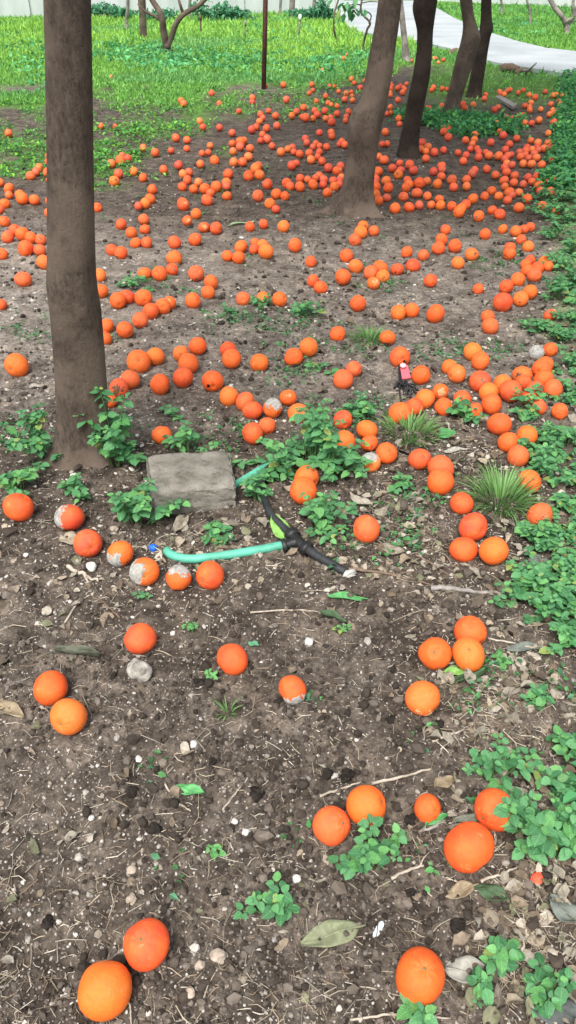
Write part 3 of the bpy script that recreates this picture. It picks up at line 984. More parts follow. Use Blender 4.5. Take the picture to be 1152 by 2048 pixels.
# ------------------------------------------------------------------ grass tufts
def tuft(u, v, wpx, h, n, label):
    b = at(u, v); b.z = gzf(b.x, b.y)
    rg = np.random.default_rng(int(u + v))
    root = empty('grass_tuft', b, label, 'grass tuft', 'grass tufts on the soil')
    rad = wpx / ppm(v) / 2
    rr = rad * .5 * np.sqrt(rg.uniform(0, 1, n)); a = rg.uniform(0, 6.283, n)
    pos = np.stack([rr * np.cos(a), rr * np.sin(a), np.full(n, -.003)], 1)
    hh = h * rg.uniform(.5, 1.2, n); wd = rg.uniform(.0012, .0028, n)
    out = rr / (rad * .5)
    tilt = .25 + .85 * out * rg.uniform(.4, 1.2, n)
    # blades arch outward: four sections
    t = np.array([0, .35, .7, 1.0])
    V = []
    for k, q in enumerate(t):
        ang = tilt * (.35 + q)
        r_ = hh * q * np.sin(ang) * 1.0; z_ = hh * q * np.cos(ang * .85)
        az = a + rg.normal(0, .35, n) * 0
        cx = pos[:, 0] + r_ * np.cos(az); cy = pos[:, 1] + r_ * np.sin(az)
        ww = wd * (1 - q ** 2 * .9)
        V.append(np.stack([cx - ww * np.sin(az), cy + ww * np.cos(az), pos[:, 2] + z_], 1))
        V.append(np.stack([cx + ww * np.sin(az), cy - ww * np.cos(az), pos[:, 2] + z_], 1))
    V = np.stack(V, 1).reshape(-1, 3)
    F1 = np.array([(0, 1, 3, 2), (2, 3, 5, 4), (4, 5, 7, 6)])
    F = (F1[None] + (np.arange(n) * 8)[:, None, None]).reshape(-1, 4)
    c = np.array([.15, .30, .095]) * rg.uniform(.5, 1.5, (n, 1)) + np.array([.05, .03, .0]) * (rg.uniform(0, 1, (n, 1)) < .15)
    o = link('blades', mesh('blades', V, F, M['leafy'], np.repeat(c, 8, 0)), root)
    o['kind'] = 'stuff'


tuft(738, 684, 115, .06, 200, 'small grass tuft between two lone oranges on pale soil')
tuft(820, 868, 200, .06, 330, 'flat wide grass tuft in front of the slumped oranges')
tuft(1003, 1002, 185, .095, 340, 'tall bristly grass tuft with an orange behind it')
tuft(455, 1425, 40, .04, 18, 'few dry yellowish blades on bare soil below the orange')

# fruit: place on the ground (x, y), radius, blemish, which one it is
ORANGES = '''
-0.303 0.565 0.0482 - big pale-orange fruit at the very front, touching a redder one behind it
0.218 0.579 0.0444 - large orange with grey stem scar on top, beside a grey fallen leaf
-0.246 0.633 0.0424 - reddish orange with puckered stem end, tucked behind the big foremost orange
0.340 0.802 0.0460 - large orange in front of another under the weed's leaves
0.086 0.860 0.0418 - nearer orange of the touching pair behind the low sprawling weed, earth at its base
0.407 0.883 0.0413 - orange half hidden by weed leaves, behind the large orange beside the weeds
0.157 0.901 0.0417 - farther orange of the touching pair behind the low sprawling weed
-0.546 1.201 0.0443 - smooth orange, farther of the pair left of the pale rock
-0.486 1.114 0.0409 - orange with a small pale blemish, nearer of the pair left of the pale rock
0.307 1.169 0.0408 S lone orange with pale scuffs, in front of the trio right of the bare soil
0.352 1.307 0.0428 - leftmost orange of the tight trio in front of the grey stick
0.435 1.300 0.0411 - nearest orange of the tight trio in front of the grey stick
-0.135 1.295 0.0408 - lone bright orange on bare soil right of the pale rock
-0.368 1.358 0.0419 - lone orange just behind the pale rock
0.455 1.379 0.0409 - farthest orange of the tight trio in front of the grey stick
-0.217 1.605 0.0443 - deep red-orange fruit resting against the green hose
0.279 0.903 0.0300 - small lone orange between the touching pair and the weed-covered pair
0.580 1.690 0.0422 - rightmost orange of the trio in front of the bristly grass tuft
-0.823 1.911 0.0457 - orange with a dead stalk across it, below weeds left of the thick trunk
0.010 1.197 0.0334 M0.1,-0.8,-0.62 small orange with grey mould round its base, alone on bare soil
-0.391 1.602 0.0395 M-1,-0.3,0.3 orange mouldy white on one side, leftmost in front of the green hose
0.501 1.716 0.0412 - leftmost orange of the trio in front of the bristly grass tuft
-0.578 1.745 0.0417 - dull red-orange fruit on a dry leaf, between two mouldy oranges
0.545 1.806 0.0426 - farthest orange of the trio in front of the bristly grass tuft
-0.658 1.867 0.0435 M-1,-0.2,0.15 orange half covered in white mould, between the trunk's foot and a dull fruit
0.487 2.047 0.0456 - nearer orange of the overlapping pair left of the bristly grass tuft
-0.301 1.590 0.0387 M0.3,0.3,0.9 orange with white mould over its top, beside the red-orange fruit at the hose
0.047 1.978 0.0437 - nearer of two oranges behind the bushy weed's low leaves, partly covered
0.228 1.787 0.0409 - lone orange on leaf litter right of the black pipe joint
0.768 1.885 0.0423 - orange with a split stem end, at the weeds right of the bristly tuft
-0.475 1.695 0.0381 M-0.5,-0.7,-0.5 small orange with white mould underneath, behind the white pebble
0.503 2.134 0.0442 - farther orange of the overlapping pair left of the bristly grass tuft
0.059 2.061 0.0417 - farther of two oranges behind the bushy weed's low leaves
0.540 1.950 0.0387 - lone orange touching the left side of the bristly grass tuft
0.777 2.069 0.0402 - orange behind the bristly grass tuft, grass blades across it
0.761 2.427 0.0449 - leftmost of three touching oranges beyond the bristly grass tuft
0.192 2.296 0.0415 - nearer orange of the touching pair right of the bushy weed
-1.115 2.912 0.0492 - lone large orange left of the thick trunk, near the frame edge
0.441 2.189 0.0392 - lone orange just behind the overlapping pair left of the bristly tuft
-0.620 2.953 0.0477 - second from right of five touching oranges beyond the brown rotten orange
0.414 2.514 0.0424 - leftmost of five touching oranges beyond the flat grass tuft
0.782 2.228 0.0389 - orange with a dark scratch and leaf shadow, at the weeds behind the bristly tuft
-0.123 2.337 0.0394 - fifth from left of nine touching oranges right of the holed orange
0.756 2.757 0.0442 - leftmost of three touching oranges in front of the white mouldy fruit
0.280 2.377 0.0397 - leftmost of four touching oranges left of the flat grass tuft
0.856 2.671 0.0431 - nearer orange of the touching pair in front of the white mouldy fruit
0.335 2.236 0.0373 N orange with a round sunken stem end, beside the yellowed orange
0.769 2.318 0.0383 - middle of three touching oranges beyond the bristly grass tuft
0.039 2.510 0.0405 - rightmost of nine touching oranges right of the holed orange
-0.298 2.768 0.0434 H orange with a dark hole in its side, at the head of the diagonal row
0.520 2.628 0.0418 - third from left of five touching oranges beyond the flat grass tuft
-0.663 2.715 0.0410 R orange with a brown rotten face right of the thick trunk
1.036 2.720 0.0411 - rightmost of nine touching oranges in front of the white mouldy fruit
-0.132 2.530 0.0389 - fourth from left of nine touching oranges right of the holed orange
0.275 2.176 0.0350 M-0.2,0.3,0.9 yellowed orange with a pale mouldy top, beside the bushy weed
0.844 2.358 0.0370 - lone orange beyond the bristly grass tuft
0.766 2.578 0.0394 - rightmost of three touching oranges in front of the white mouldy fruit
0.218 2.780 0.0416 - left orange of the touching pair left of the pink tag
0.536 2.815 0.0420 - creased orange right of the pink tag
-0.226 2.642 0.0401 - second from left of nine touching oranges right of the holed orange
0.775 2.677 0.0396 - middle of three touching oranges in front of the white mouldy fruit
-0.503 2.743 0.0402 - lone orange right of the brown rotten orange
-0.418 2.791 0.0408 - second from left of four touching oranges beyond the holed orange
-0.410 2.927 0.0422 - third from left of four touching oranges beyond the holed orange
-0.122 2.950 0.0425 - lone orange right of the holed orange
0.583 2.580 0.0376 - rightmost of five touching oranges beyond the flat grass tuft
1.031 2.873 0.0406 - fourth from right of nine touching oranges in front of the white mouldy fruit
0.473 2.566 0.0374 - second from left of five touching oranges beyond the flat grass tuft
-0.447 2.368 0.0354 - lone orange behind the concrete slab
-0.079 2.414 0.0358 - fourth from right of nine touching oranges right of the holed orange
0.199 2.450 0.0362 - farther orange of the touching pair right of the bushy weed
-0.057 2.535 0.0371 M0,-0.2,1 orange with a whitened top in the row right of the holed orange
0.802 2.952 0.0415 - nearer orange of the touching pair left of the white mouldy fruit
-0.236 2.981 0.0418 - nearer orange of the touching pair beyond the holed orange
0.468 2.986 0.0418 H orange with a dark notch just behind the pink tag
0.784 3.040 0.0424 - farther orange of the touching pair left of the white mouldy fruit
-0.163 2.599 0.0377 - third from left of nine touching oranges right of the holed orange
-0.628 2.787 0.0396 - third from left of five touching oranges beyond the brown rotten orange
0.962 2.702 0.0369 R orange with a brown scarred patch at the front of the pile by the weeds
1.019 2.796 0.0379 - third from right of nine touching oranges in front of the white mouldy fruit
0.665 2.629 0.0362 - lone orange right of the pink tag, second nearest to it
0.023 3.010 0.0400 - left orange of the touching pair in front of the low weed patch
0.088 3.080 0.0407 - right orange of the touching pair in front of the low weed patch
1.040 3.612 0.0460 - nearer orange of the touching pair left of the torn orange
0.846 2.750 0.0374 - farther orange of the touching pair in front of the white mouldy fruit
-0.560 3.016 0.0400 - rightmost of five touching oranges beyond the brown rotten orange
0.947 2.842 0.0382 - leftmost of nine touching oranges in front of the white mouldy fruit
0.284 2.306 0.0322 - second from left of four touching oranges left of the flat grass tuft
0.680 2.834 0.0372 - right orange of the touching pair right of the pink tag
-0.678 3.381 0.0425 - fourth from left of eight touching oranges left of the squashed pale orange
0.698 3.495 0.0436 - lone orange right of the scarred dull orange, second nearest to it
1.010 2.534 0.0334 - lone orange in front of the white mouldy fruit
0.696 2.546 0.0335 - lone orange right of the flat grass tuft
0.000 2.632 0.0343 - second from right of nine touching oranges right of the holed orange
0.269 2.886 0.0367 - right orange of the touching pair left of the pink tag
-0.452 3.039 0.0382 - leftmost of four touching oranges beyond the holed orange
-0.257 3.079 0.0385 - farther orange of the touching pair beyond the holed orange
-0.390 3.105 0.0388 - rightmost of four touching oranges beyond the holed orange
0.337 3.625 0.0437 - lone orange in front of the scarred dull orange
-0.705 3.651 0.0439 - fifth from left of eight touching oranges left of the squashed pale orange
0.223 3.245 0.0390 - lone orange left of the small grass tuft
0.924 3.346 0.0399 - nearer orange of the touching pair in front of the torn orange
0.523 3.526 0.0416 - left orange of the touching pair in front of the scarred dull orange
1.065 2.940 0.0361 - second from right of nine touching oranges in front of the white mouldy fruit
0.934 2.772 0.0338 - second from left of nine touching oranges in front of the white mouldy fruit
0.920 2.631 0.0325 - third from left of nine touching oranges in front of the white mouldy fruit
0.942 2.572 0.0320 - fifth from left of nine touching oranges in front of the white mouldy fruit
-0.648 3.495 0.0402 - third from right of eight touching oranges left of the squashed pale orange
-0.826 3.627 0.0413 - leftmost of eight touching oranges left of the squashed pale orange
0.592 2.693 0.0330 R shrivelled orange with greenish rot spots behind a plump one
0.439 3.204 0.0375 - lone orange right of the small grass tuft
-0.732 3.275 0.0381 - second from left of eight touching oranges left of the squashed pale orange
-1.373 3.937 0.0440 - lone orange left of the thick upright trunk, the nearest to it
0.663 2.910 0.0339 - left orange of the touching pair right of the pink tag
0.288 3.986 0.0432 - lone orange left of the scarred dull orange
-0.688 2.649 0.0307 - leftmost of five touching oranges beyond the brown rotten orange
1.129 3.093 0.0344 - lone orange right of the white mouldy fruit
-0.463 3.637 0.0389 - leftmost of three touching oranges right of the squashed pale orange
-0.041 3.644 0.0390 - lone orange left of the low weed patch, the nearest to it
1.146 3.683 0.0393 H orange with a dark torn side, squeezed between two by the weeds
-0.677 4.020 0.0422 - second from left of five touching oranges right of the flat pale weed
-1.498 4.435 0.0456 - fourth from left of eight touching oranges left of the thick upright trunk
0.504 4.186 0.0435 - third from left of four touching oranges beyond the scarred dull orange
0.371 4.195 0.0436 - right orange of the touching pair beyond the scarred dull orange
-0.633 4.287 0.0444 - second from right of five touching oranges right of the flat pale weed
-0.795 3.701 0.0394 - third from left of eight touching oranges left of the squashed pale orange
-0.600 3.556 0.0382 - second from right of eight touching oranges left of the squashed pale orange
1.213 3.754 0.0387 - right orange of the touching pair right of the torn orange
1.198 3.948 0.0403 - leftmost of eight touching oranges beyond the torn orange
-0.487 4.039 0.0410 - lone orange beyond the squashed pale orange
0.688 4.223 0.0425 - middle of the nearest cluster of three oranges right of the scarred dull orange
-1.338 4.223 0.0425 - rightmost of eight touching oranges left of the thick upright trunk
-0.125 4.413 0.0440 - rightmost of four touching oranges in front of the long pale-green leaf
1.057 3.047 0.0319 A fruit wholly covered in white mould beside a clean orange at the weeds
-0.828 3.342 0.0342 - farther orange of the touching pair in front of the flat pale weed
0.594 3.559 0.0359 - right orange of the touching pair in front of the scarred dull orange
-0.123 3.683 0.0369 - lone orange left of the low weed patch, second nearest to it
-0.402 3.751 0.0374 - middle of three touching oranges right of the squashed pale orange
-0.396 3.900 0.0386 - rightmost of three touching oranges right of the squashed pale orange
0.745 3.959 0.0391 - lone orange right of the scarred dull orange, the nearest to it
1.298 4.012 0.0395 - fifth from left of eight touching oranges beyond the torn orange
0.442 4.074 0.0400 - leftmost of four touching oranges beyond the scarred dull orange
-1.594 4.715 0.0449 - third from left of eight touching oranges left of the thick upright trunk
1.112 3.845 0.0369 - farther orange of the touching pair left of the torn orange
-0.951 4.403 0.0411 - right orange of the touching pair right of the thick upright trunk
-0.812 3.208 0.0310 - nearer orange of the touching pair in front of the flat pale weed
0.940 3.472 0.0329 - farther orange of the touching pair in front of the torn orange
-0.576 3.623 0.0340 R pale squashed orange at the far end of the slanting row
-0.221 3.682 0.0344 - lone orange left of the low weed patch, third nearest to it
-0.932 3.757 0.0350 - lone orange left of the flat pale weed, the nearest to it
0.166 3.848 0.0357 - right orange of the touching pair beyond the low weed patch
0.442 3.921 0.0362 R scarred dull orange, nearest of the cluster of four right of centre
-0.990 3.996 0.0367 - lone orange left of the flat pale weed, second nearest to it
0.502 4.027 0.0370 - rightmost of four touching oranges beyond the scarred dull orange
-0.760 4.042 0.0371 - leftmost of five touching oranges right of the flat pale weed
1.281 4.089 0.0374 - third from left of eight touching oranges beyond the torn orange
1.038 4.372 0.0395 - lone orange beyond the torn orange, the nearest to it
0.330 4.372 0.0395 - left orange of the touching pair beyond the scarred dull orange
-0.272 4.508 0.0405 - rightmost of three touching oranges in front of the long pale-green leaf
0.041 4.545 0.0408 - lone orange right of the long pale-green leaf, third nearest to it
-0.664 4.573 0.0410 - rightmost of five touching oranges right of the flat pale weed
0.130 3.947 0.0351 - left orange of the touching pair beyond the low weed patch
0.596 4.181 0.0367 H yellowish orange with a dark stem hole beside the cluster of four
-0.277 4.324 0.0378 - middle of three touching oranges in front of the long pale-green leaf
1.249 4.368 0.0381 - nearer orange of the touching pair beyond the torn orange
-1.011 4.466 0.0388 - left orange of the touching pair right of the thick upright trunk
0.869 4.494 0.0389 - leftmost of the second cluster of three oranges right of the scarred dull orange
0.967 4.512 0.0391 - lone orange right of the scarred dull orange, third nearest to it
-0.552 4.645 0.0400 - lone orange in front of the striped pale orange
0.445 4.804 0.0411 - second from left of four touching oranges in front of the leaning trunk
-1.529 4.663 0.0388 - fifth from left of eight touching oranges left of the thick upright trunk
-1.400 3.623 0.0316 - lone orange in front of the thick upright trunk
-0.624 4.121 0.0350 - third from left of five touching oranges right of the flat pale weed
1.347 4.137 0.0351 - third from right of eight touching oranges beyond the torn orange
0.934 4.227 0.0357 - lone orange left of the torn orange, second nearest to it
1.411 4.235 0.0358 - second from right of eight touching oranges beyond the torn orange
0.400 4.679 0.0388 - leftmost of four touching oranges in front of the leaning trunk
-1.677 4.689 0.0388 - leftmost of eight touching oranges left of the thick upright trunk
-0.445 4.882 0.0402 - right orange of the touching pair right of the striped pale orange
-0.028 4.893 0.0402 - lone orange right of the long pale-green leaf, second nearest to it
-0.713 5.461 0.0441 - lone orange beyond the pale scarred orange, the nearest to it
-0.147 4.536 0.0378 - third from left of four touching oranges in front of the long pale-green leaf
1.241 3.497 0.0300 - lone orange right of the torn orange
0.975 3.866 0.0320 - lone orange left of the torn orange, the nearest to it
-1.831 5.557 0.0430 - middle of three touching oranges beyond the thick upright trunk
0.774 4.412 0.0355 - rightmost of the nearest cluster of three oranges right of the scarred dull orange
0.677 4.439 0.0357 - leftmost of the nearest cluster of three oranges right of the scarred dull orange
1.284 4.503 0.0361 - farther orange of the touching pair beyond the torn orange
0.911 4.644 0.0371 - middle of the second cluster of three oranges right of the scarred dull orange
-1.671 4.825 0.0382 - second from left of eight touching oranges left of the thick upright trunk
1.401 4.846 0.0384 - leftmost of five touching oranges beyond the torn orange
-1.418 4.439 0.0357 - third from right of eight touching oranges left of the thick upright trunk
-0.834 4.608 0.0354 - rightmost of three touching oranges left of the pale scarred orange
-0.602 5.907 0.0435 - third from left of six touching oranges beyond the pale scarred orange
-1.464 4.630 0.0355 - second from right of eight touching oranges left of the thick upright trunk
0.128 4.302 0.0334 - lone orange beyond the low weed patch
-0.341 4.363 0.0338 - leftmost of three touching oranges in front of the long pale-green leaf
-1.618 4.372 0.0339 - lone orange left of the thick upright trunk, second nearest to it
1.399 4.535 0.0349 - second from right of five touching oranges beyond the torn orange
0.525 4.840 0.0368 - rightmost of four touching oranges in front of the leaning trunk
-1.051 4.989 0.0378 - lone orange right of the thick upright trunk
-0.926 5.101 0.0385 - farther orange of the nearest touching pair left of the pale scarred orange
1.128 5.276 0.0396 - fifth from left of eight touching oranges in front of the dark trunk
-0.122 5.448 0.0406 - leftmost of the nearest cluster of four oranges beyond the long pale-green leaf
-1.301 6.119 0.0449 - nearer orange of the second touching pair left of the pale scarred orange
-0.523 5.942 0.0437 - rightmost of six touching oranges beyond the pale scarred orange
-0.902 4.623 0.0354 - middle of three touching oranges left of the pale scarred orange
1.201 4.784 0.0350 - lone orange beyond the torn orange, second nearest to it
-0.961 4.825 0.0352 - leftmost of three touching oranges left of the pale scarred orange
0.968 4.845 0.0353 - rightmost of the second cluster of three oranges right of the scarred dull orange
-0.523 4.919 0.0358 R pale orange with dark stripes touching a plain one on dark soil
0.468 4.930 0.0358 - third from left of four touching oranges in front of the leaning trunk
-0.642 5.050 0.0366 R pale scarred orange with a bare patch, mid-left on dark soil
1.242 5.187 0.0374 - lone orange in front of the dark trunk, second nearest to it
1.384 5.210 0.0375 - right orange of the second touching pair in front of the dark trunk
-0.603 5.234 0.0377 - right orange of the nearest touching pair beyond the pale scarred orange
0.715 5.355 0.0384 - lone orange right of the leaning trunk
-0.561 5.584 0.0398 - fourth from left of six touching oranges beyond the pale scarred orange
-0.210 5.651 0.0402 - lone orange beyond the long pale-green leaf, second nearest to it
-0.973 5.481 0.0392 - second from left of four touching oranges left of the pale scarred orange
1.411 4.160 0.0300 - rightmost of eight touching oranges beyond the torn orange
-0.195 4.487 0.0317 - leftmost of four touching oranges in front of the long pale-green leaf
1.306 4.218 0.0302 - second from left of eight touching oranges beyond the torn orange
0.188 6.013 0.0405 - second from left of six touching oranges left of the leaning trunk
0.820 5.423 0.0371 - fifth from left of nine touching oranges right of the leaning trunk
1.397 4.688 0.0329 - second from left of five touching oranges beyond the torn orange
-0.889 4.893 0.0341 - nearer orange of the nearest touching pair left of the pale scarred orange
-0.237 4.924 0.0343 - lone orange beyond the long pale-green leaf, the nearest to it
-1.795 5.022 0.0348 - lone orange left of the thick upright trunk, third nearest to it
-1.565 5.240 0.0361 - lone orange beyond the thick upright trunk, the nearest to it
1.563 5.423 0.0371 - left orange of the third touching pair right of the dark trunk
-0.958 5.604 0.0382 - third from left of four touching oranges left of the pale scarred orange
-1.887 5.685 0.0386 - leftmost of three touching oranges beyond the thick upright trunk
0.615 5.685 0.0386 - fourth from left of eight touching oranges right of the leaning trunk
0.916 5.754 0.0390 - fourth from right of nine touching oranges right of the leaning trunk
-2.009 5.852 0.0396 - rightmost of five touching oranges beyond the thick upright trunk
-0.978 5.867 0.0397 - rightmost of four touching oranges left of the pale scarred orange
0.725 5.895 0.0398 - nearer orange of the touching pair right of the leaning trunk
0.087 5.910 0.0399 - nearer orange of the nearest touching pair left of the leaning trunk
0.969 6.013 0.0405 - second from right of nine touching oranges right of the leaning trunk
-0.301 6.261 0.0420 - leftmost of the second cluster of four oranges beyond the long pale-green leaf
-1.751 5.565 0.0379 - rightmost of three touching oranges beyond the thick upright trunk
-0.083 5.700 0.0387 - third from left of the nearest cluster of four oranges beyond the long pale-green leaf
1.104 5.425 0.0371 - fourth from left of eight touching oranges in front of the dark trunk
1.348 4.286 0.0300 - fourth from left of eight touching oranges beyond the torn orange
1.523 4.973 0.0330 - rightmost of five touching oranges beyond the torn orange
-0.154 4.984 0.0330 - lone orange right of the long pale-green leaf, the nearest to it
-1.924 5.467 0.0357 - third from left of five touching oranges beyond the thick upright trunk
1.286 5.611 0.0365 - rightmost of eight touching oranges in front of the dark trunk
0.809 5.664 0.0368 - leftmost of nine touching oranges right of the leaning trunk
-0.689 5.903 0.0381 - leftmost of six touching oranges beyond the pale scarred orange
-0.150 5.961 0.0384 - lone orange beyond the long pale-green leaf, third nearest to it
-0.463 6.335 0.0405 - rightmost of four touching oranges beyond the striped pale orange
-0.257 6.519 0.0415 - second from left of the second cluster of four oranges beyond the long pale-green leaf
-1.374 6.805 0.0431 - second from left of the third cluster of four oranges beyond the pale scarred orange
-0.195 4.628 0.0300 - second from left of four touching oranges in front of the long pale-green leaf
1.168 5.396 0.0336 - third from right of eight touching oranges in front of the dark trunk
1.030 5.423 0.0338 - third from left of eight touching oranges in front of the dark trunk
1.363 5.336 0.0333 - left orange of the second touching pair in front of the dark trunk
-1.285 5.398 0.0336 - lone orange beyond the thick upright trunk, second nearest to it
1.722 5.448 0.0339 - lone orange beyond the torn orange, sixth nearest to it
1.214 5.487 0.0341 - second from right of eight touching oranges in front of the dark trunk
0.625 5.564 0.0345 - second from right of eight touching oranges right of the leaning trunk
-1.653 5.591 0.0346 - lone orange beyond the thick upright trunk, third nearest to it
1.663 5.604 0.0347 - right orange of the third touching pair right of the dark trunk
-0.430 5.699 0.0352 - third from left of four touching oranges beyond the striped pale orange
0.856 5.896 0.0362 - second from left of nine touching oranges right of the leaning trunk
0.641 5.925 0.0364 - fifth from left of eight touching oranges right of the leaning trunk
-0.777 5.969 0.0366 - leftmost of the nearest cluster of four oranges beyond the pale scarred orange
1.843 5.984 0.0367 - third from right of the third cluster of seven oranges in front of the grey trunk
1.105 6.029 0.0369 - second from left of seven touching oranges in front of the dark trunk
1.233 6.151 0.0376 - second from right of seven touching oranges in front of the dark trunk
0.742 6.167 0.0377 - farther orange of the touching pair right of the leaning trunk
-0.763 6.182 0.0377 - third from left of the nearest cluster of four oranges beyond the pale scarred orange
-0.219 6.294 0.0383 - rightmost of the second cluster of four oranges beyond the long pale-green leaf
-1.992 6.343 0.0386 - leftmost of seven touching oranges beyond the thick upright trunk
0.855 6.359 0.0387 - second from left of four touching oranges in front of the dark trunk
-1.873 6.409 0.0389 - fourth from left of seven touching oranges beyond the thick upright trunk
0.387 6.443 0.0391 - fourth from left of eight touching oranges beyond the leaning trunk
-1.205 6.443 0.0391 - left orange of the second touching pair beyond the pale scarred orange
0.707 6.477 0.0393 - third from right of eight touching oranges right of the leaning trunk
-0.604 6.815 0.0411 - rightmost of the second cluster of four oranges beyond the pale scarred orange
-0.427 7.547 0.0449 - second from right of the third cluster of five oranges in front of the rusty pole
1.586 5.811 0.0358 - middle of three touching oranges right of the dark trunk
-0.009 5.998 0.0367 - left orange of the second touching pair left of the leaning trunk
1.469 4.906 0.0300 - third from left of five touching oranges beyond the torn orange
1.336 4.906 0.0300 - lone orange beyond the torn orange, third nearest to it
0.017 5.933 0.0347 - right orange of the second touching pair left of the leaning trunk
-0.022 5.663 0.0333 - rightmost of the nearest cluster of four oranges beyond the long pale-green leaf
1.055 5.624 0.0331 - second from left of eight touching oranges in front of the dark trunk
1.484 5.705 0.0335 - right orange of the second touching pair right of the dark trunk
1.386 5.705 0.0335 - lone orange right of the dark trunk, fourth nearest to it
0.281 5.761 0.0338 - lone orange left of the leaning trunk
1.475 5.874 0.0343 - left orange of the second touching pair right of the dark trunk
0.340 5.962 0.0348 - third from left of eight touching oranges beyond the leaning trunk
0.893 6.021 0.0351 - fourth from left of nine touching oranges right of the leaning trunk
-0.458 6.082 0.0354 - leftmost of four touching oranges beyond the striped pale orange
1.623 6.143 0.0357 - lone orange right of the dark trunk, fifth nearest to it
0.091 6.190 0.0359 - farther orange of the nearest touching pair left of the leaning trunk
-1.110 6.254 0.0362 - right orange of the second touching pair beyond the pale scarred orange
'''
